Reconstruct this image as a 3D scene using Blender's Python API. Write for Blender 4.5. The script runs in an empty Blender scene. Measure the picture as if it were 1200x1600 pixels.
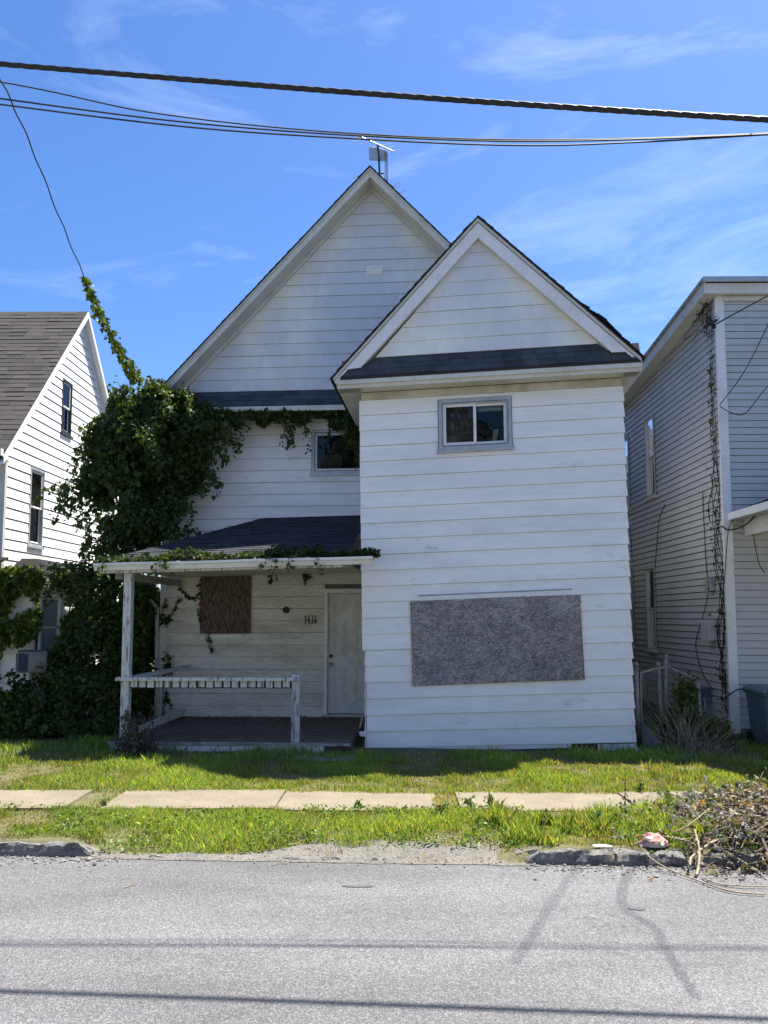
import bpy, math, random
import numpy as np
from mathutils import Vector, Matrix, noise as mnoise
random.seed(7); rng = np.random.default_rng(7)
SC = bpy.context.scene
COL = SC.collection
R_ = math.radians
# ------------------------------------------------------------ camera, sky, sun, exposure
EYE = 1.8
cd = bpy.data.cameras.new("camera"); cam = bpy.data.objects.new("camera", cd); COL.objects.link(cam)
cam.location = (0, 0, EYE); cam.rotation_euler = (R_(90 + 5.1), 0, R_(.55))
cd.sensor_fit = 'VERTICAL'; cd.sensor_height = 36; cd.lens = 1250 / 1600 * 36; cd.shift_y = 50 / 1600
cd.clip_start = .05; cd.clip_end = 3000
SC.camera = cam
SC.render.resolution_x = 768; SC.render.resolution_y = 1024
SUN_EL, SUN_AZ = 65.0, 54.6            # azimuth from +Y towards +X
w = bpy.data.worlds.new("World"); SC.world = w; w.use_nodes = True
nt = w.node_tree; nt.nodes.clear()
def N(nt, t, **k):
    n = nt.nodes.new(t)
    for a, b in k.items():
        if a.startswith('i_'): n.inputs[a[2:].replace('_', ' ')].default_value = b
        else: setattr(n, a, b)
    return n
sky = N(nt, 'ShaderNodeTexSky', sky_type='NISHITA', sun_disc=False, sun_elevation=R_(SUN_EL), sun_rotation=R_(SUN_AZ),
        altitude=300, air_density=1.0, dust_density=.9, ozone_density=3.0)
tc = N(nt, 'ShaderNodeTexCoord')
hs = N(nt, 'ShaderNodeHueSaturation'); hs.inputs['Saturation'].default_value = 1.20; hs.inputs['Hue'].default_value = .5
nt.links.new(sky.outputs[0], hs.inputs['Color'])
# thin cirrus streaks
mp = N(nt, 'ShaderNodeMapping'); mp.inputs['Scale'].default_value = (2.2, 2.2, 9.0); mp.inputs['Rotation'].default_value = (R_(8), R_(14), 0); mp.inputs['Location'].default_value = (3.7, 1.2, .35)
n1 = N(nt, 'ShaderNodeTexNoise'); n1.inputs['Scale'].default_value = 1.3; n1.inputs['Detail'].default_value = 7; n1.inputs['Distortion'].default_value = .8; n1.inputs['Roughness'].default_value = .62
cr = N(nt, 'ShaderNodeValToRGB'); cr.color_ramp.elements[0].position = .54; cr.color_ramp.elements[1].position = .9
cr.color_ramp.elements[1].color = (.34, .34, .34, 1)
mx = N(nt, 'ShaderNodeMix', data_type='RGBA'); mx.inputs['B'].default_value = (6.6, 7.4, 8.6, 1)
nt.links.new(tc.outputs['Generated'], mp.inputs[0]); nt.links.new(mp.outputs[0], n1.inputs['Vector'])
nt.links.new(n1.outputs['Fac'], cr.inputs[0]); nt.links.new(cr.outputs[0], mx.inputs['Factor'])
tint = N(nt, 'ShaderNodeMix', data_type='RGBA', blend_type='MULTIPLY'); tint.inputs['Factor'].default_value = 1; tint.inputs['B'].default_value = (.83, .87, 1.02, 1)
nt.links.new(hs.outputs[0], tint.inputs['A']); nt.links.new(tint.outputs['Result'], mx.inputs['A'])
bg = N(nt, 'ShaderNodeBackground'); bg.inputs['Strength'].default_value = .08
wo = N(nt, 'ShaderNodeOutputWorld')
nt.links.new(mx.outputs['Result'], bg.inputs['Color']); nt.links.new(bg.outputs[0], wo.inputs['Surface'])
sd = bpy.data.lights.new("sun", 'SUN'); sd.energy = 5.0; sd.angle = R_(.53); sd.color = (1, .95, .87)
sun = bpy.data.objects.new("sun", sd); COL.objects.link(sun); sun.location = (0, 0, 30)
SD = Vector((math.cos(R_(SUN_EL)) * math.sin(R_(SUN_AZ)), math.cos(R_(SUN_EL)) * math.cos(R_(SUN_AZ)), math.sin(R_(SUN_EL))))
sun.rotation_euler = SD.to_track_quat('Z', 'Y').to_euler()
SC.view_settings.view_transform = 'Standard'; SC.view_settings.look = 'None'; SC.view_settings.gamma = 1
SC.view_settings.use_curve_mapping = False; SC.view_settings.exposure = 1.42

# ------------------------------------------------------------ measuring helpers (photograph -> metres)
def _rx(a): c, s = math.cos(a), math.sin(a); return np.array([[1, 0, 0], [0, c, -s], [0, s, c]])
def _rz(a): c, s = math.cos(a), math.sin(a); return np.array([[c, -s, 0], [s, c, 0], [0, 0, 1]])
RC = _rz(R_(.55)) @ _rx(R_(95.1)); CC = np.array([0, 0, EYE])
def ray(x, y): return RC @ np.array([(x - 600) / 1250, -(y - 850) / 1250, -1])
def at(x, y, Y): r = ray(x, y); return CC + r * Y / r[1]
def atz(x, y, z): r = ray(x, y); return CC + r * (z - EYE) / r[2]
class Frame:
    def __init__(s, o, yaw, roll=0, lean=0):
        a = R_(yaw); s.o = np.array(o, float)
        s.M = np.stack([[math.cos(a), math.sin(a), roll], [-math.sin(a), math.cos(a), 0], [lean, 0, 1.]], 1); s.Mi = np.linalg.inv(s.M)
    def __call__(s, u, v, w): return s.o + s.M @ np.array([u, v, w])
    def L(s, x, y, v=0):
        c = s.Mi @ (CC - s.o); r = s.Mi @ ray(x, y); p = c + r * (v - c[1]) / r[1]; return p[0], p[2]
    def inv(s, p): return s.Mi @ (np.array(p) - s.o)

# ------------------------------------------------------------ materials
def new_mat(name):
    m = bpy.data.materials.new(name); m.use_nodes = True; t = m.node_tree; t.nodes.clear()
    o = t.nodes.new('ShaderNodeOutputMaterial'); return m, t, o
def pbr(name, col, rough=.7, col2=None, nscale=3., stretch=(1, 1, 1), lo=.4, hi=.65, fine=None, fscale=60, famt=.3, bump=0., bscale=40, tone=False, rnd=0., metal=0., spec=.4, stain=None):
    """base colour noise-mixed to col2 (weathering), plus fine speckle, bump and per-piece variation"""
    m, t, o = new_mat(name); L = t.links.new
    b = N(t, 'ShaderNodeBsdfPrincipled'); b.inputs['Roughness'].default_value = rough; b.inputs['Metallic'].default_value = metal
    b.inputs['Specular IOR Level'].default_value = spec
    L(b.outputs[0], o.inputs[0])
    g = N(t, 'ShaderNodeNewGeometry'); mpn = N(t, 'ShaderNodeMapping'); mpn.inputs['Scale'].default_value = stretch; L(g.outputs['Position'], mpn.inputs[0])
    rgb = N(t, 'ShaderNodeRGB'); rgb.outputs[0].default_value = (*col, 1); cur = rgb.outputs[0]
    def mixc(cur, fac, c2, blend='MIX'):
        x = N(t, 'ShaderNodeMix', data_type='RGBA', blend_type=blend); L(cur, x.inputs['A'])
        if isinstance(c2, tuple): x.inputs['B'].default_value = (*c2, 1)
        else: L(c2, x.inputs['B'])
        if isinstance(fac, float): x.inputs['Factor'].default_value = fac
        else: L(fac, x.inputs['Factor'])
        return x.outputs['Result']
    if col2:
        n = N(t, 'ShaderNodeTexNoise'); n.inputs['Scale'].default_value = nscale; n.inputs['Detail'].default_value = 8; n.inputs['Roughness'].default_value = .65; L(mpn.outputs[0], n.inputs['Vector'])
        r = N(t, 'ShaderNodeMapRange'); r.inputs['From Min'].default_value = lo; r.inputs['From Max'].default_value = hi; L(n.outputs['Fac'], r.inputs['Value'])
        cur = mixc(cur, r.outputs[0], tuple(col2))
    if stain:   # colour, scale, lo, hi, stretch
        mp2 = N(t, 'ShaderNodeMapping'); mp2.inputs['Scale'].default_value = stain[4]; mp2.inputs['Location'].default_value = (3.3, 7.1, 1.7); L(g.outputs['Position'], mp2.inputs[0])
        n = N(t, 'ShaderNodeTexNoise'); n.inputs['Scale'].default_value = stain[1]; n.inputs['Detail'].default_value = 6; n.inputs['Roughness'].default_value = .7; L(mp2.outputs[0], n.inputs['Vector'])
        r = N(t, 'ShaderNodeMapRange'); r.inputs['From Min'].default_value = stain[2]; r.inputs['From Max'].default_value = stain[3]; L(n.outputs['Fac'], r.inputs['Value'])
        cur = mixc(cur, r.outputs[0], tuple(stain[0]))
    if fine:
        n = N(t, 'ShaderNodeTexNoise'); n.inputs['Scale'].default_value = fscale; n.inputs['Detail'].default_value = 3; L(mpn.outputs[0], n.inputs['Vector'])
        r = N(t, 'ShaderNodeMapRange'); r.inputs['From Min'].default_value = .45; r.inputs['From Max'].default_value = .62; r.inputs['To Max'].default_value = famt; L(n.outputs['Fac'], r.inputs['Value'])
        cur = mixc(cur, r.outputs[0], tuple(fine))
    if rnd:
        oi = N(t, 'ShaderNodeObjectInfo'); r = N(t, 'ShaderNodeMapRange'); r.inputs['To Min'].default_value = 1 - rnd; r.inputs['To Max'].default_value = 1 + rnd; L(oi.outputs['Random'], r.inputs['Value'])
        hsv = N(t, 'ShaderNodeHueSaturation'); L(cur, hsv.inputs['Color']); L(r.outputs[0], hsv.inputs['Value']); cur = hsv.outputs[0]
    if tone:
        a = N(t, 'ShaderNodeAttribute'); a.attribute_name = 'tone'; cur = mixc(cur, 1.0, a.outputs['Color'], 'MULTIPLY')
    L(cur, b.inputs['Base Color'])
    if bump:
        n = N(t, 'ShaderNodeTexNoise'); n.inputs['Scale'].default_value = bscale; n.inputs['Detail'].default_value = 5; L(mpn.outputs[0], n.inputs['Vector'])
        bp = N(t, 'ShaderNodeBump'); bp.inputs['Strength'].default_value = bump; bp.inputs['Distance'].default_value = .01; L(n.outputs['Fac'], bp.inputs['Height']); L(bp.outputs[0], b.inputs['Normal'])
    return m
def leafmat(name, col, trans=.35, rough=.5):
    m, t, o = new_mat(name); L = t.links.new
    a = N(t, 'ShaderNodeAttribute'); a.attribute_name = 'tone'
    x = N(t, 'ShaderNodeMix', data_type='RGBA', blend_type='MULTIPLY'); x.inputs['Factor'].default_value = 1; x.inputs['A'].default_value = (*col, 1); L(a.outputs['Color'], x.inputs['B'])
    b = N(t, 'ShaderNodeBsdfPrincipled'); b.inputs['Roughness'].default_value = rough; b.inputs['Specular IOR Level'].default_value = .3; L(x.outputs['Result'], b.inputs['Base Color'])
    tr = N(t, 'ShaderNodeBsdfTranslucent'); y = N(t, 'ShaderNodeMix', data_type='RGBA', blend_type='MULTIPLY'); y.inputs['Factor'].default_value = 1; L(x.outputs['Result'], y.inputs['A']); y.inputs['B'].default_value = (1.6, 1.5, .5, 1); L(y.outputs['Result'], tr.inputs['Color'])
    ms = N(t, 'ShaderNodeMixShader'); ms.inputs[0].default_value = trans; L(b.outputs[0], ms.inputs[1]); L(tr.outputs[0], ms.inputs[2]); L(ms.outputs[0], o.inputs[0])
    return m
def glassmat(name, tint=(.75, .8, .8), rough=.02):
    m, t, o = new_mat(name); L = t.links.new
    tr = N(t, 'ShaderNodeBsdfTransparent'); tr.inputs[0].default_value = (*tint, 1)
    gl = N(t, 'ShaderNodeBsdfGlossy'); gl.inputs['Roughness'].default_value = rough
    fr = N(t, 'ShaderNodeFresnel'); fr.inputs['IOR'].default_value = 1.34
    n = N(t, 'ShaderNodeTexNoise'); n.inputs['Scale'].default_value = 1.7; bp = N(t, 'ShaderNodeBump'); bp.inputs['Strength'].default_value = .25; bp.inputs['Distance'].default_value = .05
    g = N(t, 'ShaderNodeNewGeometry'); L(g.outputs['Position'], n.inputs['Vector']); L(n.outputs['Fac'], bp.inputs['Height']); L(bp.outputs[0], gl.inputs['Normal'])
    ms = N(t, 'ShaderNodeMixShader'); L(fr.outputs[0], ms.inputs[0]); L(tr.outputs[0], ms.inputs[1]); L(gl.outputs[0], ms.inputs[2]); L(ms.outputs[0], o.inputs[0])
    return m
MT = {}
DIRT = (.50, .46, .33)
MT['siding'] = pbr('white_siding', (.87, .86, .835), .45, (.75, .745, .735), 1.3, (.5, .5, 2.2), .42, .72, fine=(.45, .43, .36), fscale=9, famt=.10, bump=.08, bscale=3, rnd=.025, stain=((.47, .46, .43), 2.4, .61, .76, (.6, .6, 1.6)))
MT['siding_gable'] = pbr('gable_siding', (.79, .78, .70), .5, (.60, .61, .64), .55, (1, 1, .55), .40, .58, fine=(.50, .47, .36), fscale=7, famt=.16, rnd=.03, bump=.06, bscale=3)
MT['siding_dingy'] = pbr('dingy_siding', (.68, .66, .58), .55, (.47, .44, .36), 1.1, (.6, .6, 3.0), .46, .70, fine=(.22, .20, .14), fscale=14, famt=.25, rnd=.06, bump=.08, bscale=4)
MT['siding_grey'] = pbr('grey_vinyl_siding', (.50, .50, .49), .5, (.42, .42, .40), 1.2, (1, 1, 1), .45, .7, rnd=.02, fine=(.35, .35, .33), fscale=12, famt=.15)
MT['siding_left'] = pbr('bright_white_siding', (.87, .87, .86), .5, (.80, .80, .78), 2, (1, 1, 1), .5, .8, rnd=.02)
MT['trim'] = pbr('cream_trim', (.62, .61, .54), .5, (.48, .46, .37), 2.0, (1, 1, 1), .48, .75, fine=(.33, .31, .24), fscale=20, famt=.18)
MT['trim_white'] = pbr('white_trim', (.76, .76, .75), .45, (.62, .61, .57), 3, (1, 1, 1), .5, .75, fine=(.4, .38, .3), fscale=25, famt=.15)
MT['frieze'] = pbr('stained_frieze', (.56, .54, .45), .6, (.38, .36, .28), 3, (1, 1, .5), .45, .7)
MT['peeling'] = pbr('peeling_white_paint', (.60, .60, .58), .6, (.22, .21, .19), 9, (3.0, 3.0, .6), .52, .58, fine=(.35, .33, .28), fscale=40, famt=.4, bump=.3, bscale=30)
MT['deck'] = pbr('weathered_deck', (.15, .125, .10), .8, (.06, .05, .04), 6, (.5, 4, 1), .4, .65, rnd=.15, bump=.3, bscale=30)
MT['shingle'] = pbr('dark_slate_shingles', (.052, .062, .072), .9, (.036, .042, .048), 4, (1, 1, 1), .4, .6, fine=(.11, .12, .12), fscale=160, famt=.35, rnd=.22, tone=False, bump=.4, bscale=120)
MT['shingle_t'] = pbr('dark_shingle_field', (.021, .026, .033), .9, (.015, .018, .023), 4, (1, 1, 1), .4, .6, fine=(.05, .055, .06), fscale=160, famt=.3, tone=True, bump=.4, bscale=120)
MT['shingle_brown'] = pbr('brown_grey_shingles', (.050, .043, .038), .9, (.036, .032, .029), 3, (1, 1, 1), .4, .65, fine=(.13, .12, .105), fscale=140, famt=.35, tone=True, bump=.4, bscale=100)
MT['felt'] = pbr('roof_edge', (.03, .03, .032), .9)
MT['osb'] = pbr('grey_strand_board', (.17, .15, .155), .85, (.12, .11, .10), 14, (1, 1, 1), .35, .7, bump=.3, bscale=60)
MT['flake'] = pbr('wood_flakes', (.29, .265, .258), .8, (.16, .148, .148), 3, (1, 1, 1), .35, .7, tone=True)
MT['ply'] = pbr('weathered_plywood', (.075, .054, .043), .8, (.035, .022, .017), 14, (4, 4, .55), .38, .62, fine=(.26, .18, .14), fscale=20, famt=.75, bump=.5, bscale=22)
MT['door'] = pbr('painted_steel_door', (.66, .66, .62), .45, (.45, .45, .41), 2.5, (1, 1, 1), .45, .8, fine=(.2, .2, .18), fscale=9, famt=.16)
MT['alu'] = pbr('weathered_aluminium', (.42, .44, .45), .4, (.30, .33, .35), 8, (1, 1, 1), .45, .7, metal=.4)
MT['metal'] = pbr('galvanised_metal', (.34, .32, .28), .5, (.17, .15, .13), 9, (1, 1, 1), .45, .7, metal=.3, bump=.2)
MT['dark_metal'] = pbr('dark_metal', (.03, .03, .032), .5)
MT['brass'] = pbr('tarnished_brass', (.45, .40, .28), .3, metal=.9)
MT['black'] = pbr('black_rubber', (.012, .012, .013), .55)
MT['room'] = pbr('dark_room', (.02, .019, .018), .9)
MT['curtain'] = pbr('brown_curtain', (.17, .13, .11), .9, (.06, .05, .045), 9, (2.5, 1, .8), .4, .62)
MT['curtain_pale'] = pbr('pale_curtain', (.42, .44, .42), .9, (.25, .26, .25), 6, (3, 1, .5), .4, .62)
MT['blind'] = pbr('cream_blind', (.55, .52, .38), .8)
MT['glass'] = glassmat('window_glass')
MT['cable'] = pbr('cable_jacket', (.016, .016, .017), .6, (.03, .03, .03), 20, (1, 1, 1), .45, .7)
MT['foundation'] = pbr('foundation_stone', (.13, .12, .11), .9, (.06, .055, .05), 5, (1, 1, 1), .4, .6, bump=.6, bscale=12)
MT['concrete'] = pbr('old_concrete', (.215, .178, .122), .9, (.155, .127, .086), 2.2, (1, 1, 1), .38, .68, fine=(.24, .21, .17), fscale=55, famt=.45, bump=.5, bscale=60, stain=((.15, .135, .08), 2.6, .50, .66, (1, 1, 1)))
MT['kerb'] = pbr('kerb_stone', (.16, .155, .142), .9, (.06, .058, .052), 5, (1, 1, 2.5), .4, .62, fine=(.30, .29, .27), fscale=50, famt=.4, bump=1., bscale=14)
MT['gravel'] = pbr('gravel', (.16, .155, .14), .9, tone=True)
MT['soil'] = pbr('soil_and_thatch', (.105, .10, .042), .95, (.06, .066, .026), 3.5, (1, 1, 1), .38, .62, fine=(.20, .18, .095), fscale=70, famt=.5, bump=.8, bscale=40)
MT['dirt'] = pbr('gritty_dirt', (.145, .135, .115), .95, (.085, .08, .065), 3.5, (1, 1, 1), .35, .65, fine=(.25, .24, .21), fscale=90, famt=.6, bump=.9, bscale=70)
MT['bin'] = pbr('grey_blue_plastic', (.075, .105, .125), .4, (.10, .125, .14), 3, (1, 1, 1), .45, .7)
MT['ac'] = pbr('ac_casing', (.17, .165, .155), .5, (.10, .10, .095), 5, (1, 1, 1), .45, .7)
MT['navy'] = pbr('dark_blue_plastic', (.02, .025, .05), .6)
MT['leaf'] = leafmat('vine_leaf', (.046, .080, .020), .36)
MT['ivy'] = leafmat('ivy_leaf', (.050, .084, .020), .36)
MT['grass'] = leafmat('grass_blade', (.215, .295, .066), .42, .55)
MT['weed'] = leafmat('weed_leaf', (.10, .16, .035), .35)
MT['dry'] = leafmat('dry_leaf', (.19, .172, .145), .2, .8)
MT['bark'] = pbr('vine_bark', (.10, .08, .06), .9, (.05, .04, .03), 10)
MT['stick'] = pbr('dead_sticks', (.25, .222, .19), .85, (.13, .10, .08), 12, (1, 1, 1), .4, .6, tone=True)
MT['greyed'] = pbr('greyed_paint', (.30, .30, .29), .7, (.13, .125, .12), 7, (.7, 3, 3), .42, .6, fine=(.5, .5, .48), fscale=30, famt=.3, bump=.3)
MT['sheathing'] = pbr('shadow_line_sheathing', (.14, .14, .12), .9)  # dark tone behind the board gaps stands in for the lip shadow lines
MT['palewood'] = pbr('pale_snapped_wood', (.34, .27, .18), .8, (.28, .21, .14), 10)
MT['paper'] = pbr('crumpled_paper', (.50, .44, .37), .7, (.38, .11, .10), 6, (1, 1, 2.5), .48, .55)
MT['slab_green'] = pbr('mossy_panel', (.14, .16, .14), .7, (.09, .11, .09), 4)
# asphalt: light worn grey aggregate
m, t, o = new_mat('worn_asphalt'); L = t.links.new
b = N(t, 'ShaderNodeBsdfPrincipled'); b.inputs['Roughness'].default_value = .85; L(b.outputs[0], o.inputs[0])
g = N(t, 'ShaderNodeNewGeometry')
vo = N(t, 'ShaderNodeTexVoronoi'); vo.inputs['Scale'].default_value = 125; L(g.outputs['Position'], vo.inputs['Vector'])
sep = N(t, 'ShaderNodeSeparateColor'); L(vo.outputs['Color'], sep.inputs[0])
ra = N(t, 'ShaderNodeValToRGB'); e = ra.color_ramp.elements; e[0].color = (.07, .07, .071, 1); e[1].color = (.225, .222, .215, 1)
for p_, c_ in ((.22, .098), (.5, .122), (.8, .148)): q = e.new(p_); q.color = (c_, c_, c_ * 1.01, 1)
L(sep.outputs[0], ra.inputs[0])
n = N(t, 'ShaderNodeTexNoise'); n.inputs['Scale'].default_value = 1.1; n.inputs['Detail'].default_value = 9; n.inputs['Roughness'].default_value = .62; mpa = N(t, 'ShaderNodeMapping'); mpa.inputs['Scale'].default_value = (.35, 1.3, 1); L(g.outputs['Position'], mpa.inputs[0]); L(mpa.outputs[0], n.inputs['Vector'])
r = N(t, 'ShaderNodeMapRange'); r.inputs['From Min'].default_value = .3; r.inputs['From Max'].default_value = .7; r.inputs['To Min'].default_value = .72; r.inputs['To Max'].default_value = 1.20; L(n.outputs['Fac'], r.inputs['Value'])
hv = N(t, 'ShaderNodeHueSaturation'); L(ra.outputs[0], hv.inputs['Color']); L(r.outputs[0], hv.inputs['Value'])
# hairline cracks
v2 = N(t, 'ShaderNodeTexVoronoi', feature='DISTANCE_TO_EDGE'); v2.inputs['Scale'].default_value = .55
n2 = N(t, 'ShaderNodeTexNoise'); n2.inputs['Scale'].default_value = 2.2; n2.inputs['Detail'].default_value = 6; L(g.outputs['Position'], n2.inputs['Vector'])
va = N(t, 'ShaderNodeVectorMath', operation='MULTIPLY_ADD'); va.inputs[1].default_value = (.9, .9, .9); L(n2.outputs['Color'], va.inputs[0]); L(g.outputs['Position'], va.inputs[2]); L(va.outputs[0], v2.inputs['Vector'])
r2 = N(t, 'ShaderNodeMapRange'); r2.inputs['From Min'].default_value = .0; r2.inputs['From Max'].default_value = .006; r2.inputs['To Min'].default_value = .74; L(v2.outputs['Distance'], r2.inputs['Value'])
mxx = N(t, 'ShaderNodeMix', data_type='RGBA', blend_type='MULTIPLY'); mxx.inputs['Factor'].default_value = 1; L(hv.outputs[0], mxx.inputs['A'])
cmb = N(t, 'ShaderNodeCombineColor'); [L(r2.outputs[0], cmb.inputs[i]) for i in range(3)]; L(cmb.outputs[0], mxx.inputs['B'])
L(mxx.outputs['Result'], b.inputs['Base Color'])
bp = N(t, 'ShaderNodeBump'); bp.inputs['Strength'].default_value = .7; bp.inputs['Distance'].default_value = .006; L(vo.outputs['Distance'], bp.inputs['Height']); L(bp.outputs[0], b.inputs['Normal'])
MT['asphalt'] = m

# ------------------------------------------------------------ mesh helpers
def tag(o, label=None, cat=None, group=None, kind=None):
    if label: o['label'] = label
    if cat: o['category'] = cat
    if group: o['group'] = group
    if kind: o['kind'] = kind
    return o
def empty(name, loc, label, cat, group=None):
    o = bpy.data.objects.new(name, None); COL.objects.link(o); o.location = loc; o.empty_display_size = .2
    return tag(o, label, cat, group)
def root_loc(p):
    while p is not None and p.parent is not None: p = p.parent
    return np.array(p.location) if p is not None else np.zeros(3)
def link(name, me, parent=None, kind=None, label=None):
    o = bpy.data.objects.new(name, me); COL.objects.link(o); o.parent = parent
    if kind: o['kind'] = kind
    if label: o['label'] = label
    return o
class MB:
    def __init__(s): s.v = []; s.f = []; s.t = []
    def add(s, vs, fs, tone=None):
        k = len(s.v); s.v += [tuple(p) for p in vs]; s.f += [tuple(i + k for i in f) for f in fs]; s.t += [tone or (1, 1, 1)] * len(vs); return s
    def hexa(s, p, tone=None):   # p: 8 points, bottom ring 0-3, top ring 4-7
        return s.add(p, [(3, 2, 1, 0), (4, 5, 6, 7), (0, 1, 5, 4), (1, 2, 6, 5), (2, 3, 7, 6), (3, 0, 4, 7)], tone)
    def box(s, f, a0, a1, b0, b1, c0, c1, tone=None):
        return s.hexa([f(a0, b0, c0), f(a1, b0, c0), f(a1, b1, c0), f(a0, b1, c0), f(a0, b0, c1), f(a1, b0, c1), f(a1, b1, c1), f(a0, b1, c1)], tone)
    def quad(s, a, b, c, d): return s.add([a, b, c, d], [(0, 1, 2, 3)])
    def prism(s, poly, off):     # planar polygon extruded by vector
        n = len(poly); off = np.array(off); P = [np.array(p) for p in poly]
        return s.add(P + [p + off for p in P], [tuple(range(n))[::-1], tuple(range(n, 2 * n))] + [(i, (i + 1) % n, (i + 1) % n + n, i + n) for i in range(n)])
    def tube(s, pts, r, n=6, tone=None, cap=True):
        pts = [Vector(p) for p in pts]; k = len(pts); vs = []; up = None
        rr = r if hasattr(r, '__len__') else [r] * k
        for i, p in enumerate(pts):
            d = (pts[min(i + 1, k - 1)] - pts[max(i - 1, 0)]); d = d.normalized() if d.length > 1e-9 else Vector((0, 0, 1))
            if up is None: up = Vector((0, 0, 1)) if abs(d.z) < .9 else Vector((1, 0, 0))
            a = d.cross(up).normalized(); bb = a.cross(d); up = bb
            for j in range(n):
                q = 2 * math.pi * j / n; vs.append(p + (a * math.cos(q) + bb * math.sin(q)) * rr[i])
        fs = [(i * n + j, i * n + (j + 1) % n, (i + 1) * n + (j + 1) % n, (i + 1) * n + j) for i in range(k - 1) for j in range(n)]
        if cap: fs += [tuple(range(n))[::-1], tuple(range((k - 1) * n, k * n))]
        return s.add(vs, fs, tone)
    def build(s, name, mat, parent=None, kind=None, label=None, smooth=False, bevel=0):
        me = bpy.data.meshes.new(name); off = root_loc(parent)
        me.from_pydata([tuple(np.array(p) - off) for p in s.v], [], s.f)
        if any(x != (1, 1, 1) for x in s.t):
            c = me.color_attributes.new('tone', 'FLOAT_COLOR', 'POINT'); c.data.foreach_set('color', np.array([(*x, 1) for x in s.t], dtype=np.float32).ravel())
        me.materials.append(MT[mat] if isinstance(mat, str) else mat)
        if smooth: me.polygons.foreach_set('use_smooth', [True] * len(me.polygons))
        me.update()
        o = link(name, me, parent, kind, label)
        if bevel:
            bm = o.modifiers.new('bevel', 'BEVEL'); bm.width = bevel; bm.segments = 2; bm.limit_method = 'ANGLE'
        return o
def W(x, y, z): return np.array([x, y, z], float)
def array_mesh(name, V, F, tones, mat, parent=None, kind='stuff'):
    me = bpy.data.meshes.new(name); V = np.asarray(V, dtype=np.float32) - root_loc(parent).astype(np.float32)
    F = np.asarray(F, dtype=np.int32); k = F.shape[1]
    me.vertices.add(len(V)); me.vertices.foreach_set('co', V.ravel())
    me.loops.add(F.size); me.loops.foreach_set('vertex_index', F.ravel())
    me.polygons.add(len(F)); me.polygons.foreach_set('loop_start', np.arange(0, F.size, k, dtype=np.int32)); me.polygons.foreach_set('loop_total', np.full(len(F), k, dtype=np.int32))
    me.update(calc_edges=True)
    c = me.color_attributes.new('tone', 'FLOAT_COLOR', 'POINT'); c.data.foreach_set('color', np.hstack([tones, np.ones((len(tones), 1))]).astype(np.float32).ravel())
    me.materials.append(MT[mat]); return link(name, me, parent, kind)
def unit(a): return a / np.maximum(np.linalg.norm(a, axis=1, keepdims=True), 1e-9)
def leaves(name, P, size, mat, parent=None, kind='stuff', droop=.6, tonef=None, out=None, lobed=True):
    """P: n leaf points; each leaf a folded, lobed blade pointing mostly down and outwards"""
    n = len(P); P = np.asarray(P, float)
    d = rng.normal(size=(n, 3)) * .75; d[:, 2] -= droop; d = unit(d)
    q = rng.normal(size=(n, 3)); q[:, 2] += .9
    if out is not None: q += np.asarray(out) * 1.0
    s = unit(np.cross(d, q)); nn = np.cross(s, d)
    L = size * (.5 + 1.1 * rng.random((n, 1)) ** 1.4); Wd = L * rng.uniform(.34, .5, (n, 1)); lift = L * rng.uniform(.05, .22, (n, 1))
    if lobed:
        V = np.stack([P, P + d * L * .28 + s * Wd * 1.05 + nn * lift, P + d * L * .62 + s * Wd * .62 + nn * lift * .7, P + d * L - nn * lift * .6, P + d * L * .62 - s * Wd * .62 + nn * lift * .7, P + d * L * .28 - s * Wd * 1.05 + nn * lift], 1).reshape(-1, 3)
        b = np.arange(n)[:, None] * 6
        F = np.concatenate([b + [0, 1, 2, 3], b + [0, 3, 4, 5]]); k = 6
    else:
        V = np.stack([P, P + d * L * .45 + s * Wd * .7 + nn * lift, P + d * L, P + d * L * .45 - s * Wd * .7 + nn * lift], 1).reshape(-1, 3)
        b = np.arange(n)[:, None] * 4; F = b + [0, 1, 2, 3]; k = 4
    t = rng.uniform(.6, 1.35, (n, 1)) * np.array([[1, 1, 1]]) ; t = t * (1 + rng.normal(size=(n, 3)) * [.14, .06, .1])
    yel = rng.random(n) < .06; t[yel] *= [2.0, 1.45, .8]
    if tonef is not None: t = t * tonef(P)
    return array_mesh(name, V, F, np.repeat(np.clip(t, .05, 4), k, 0), mat, parent, kind)

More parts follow.
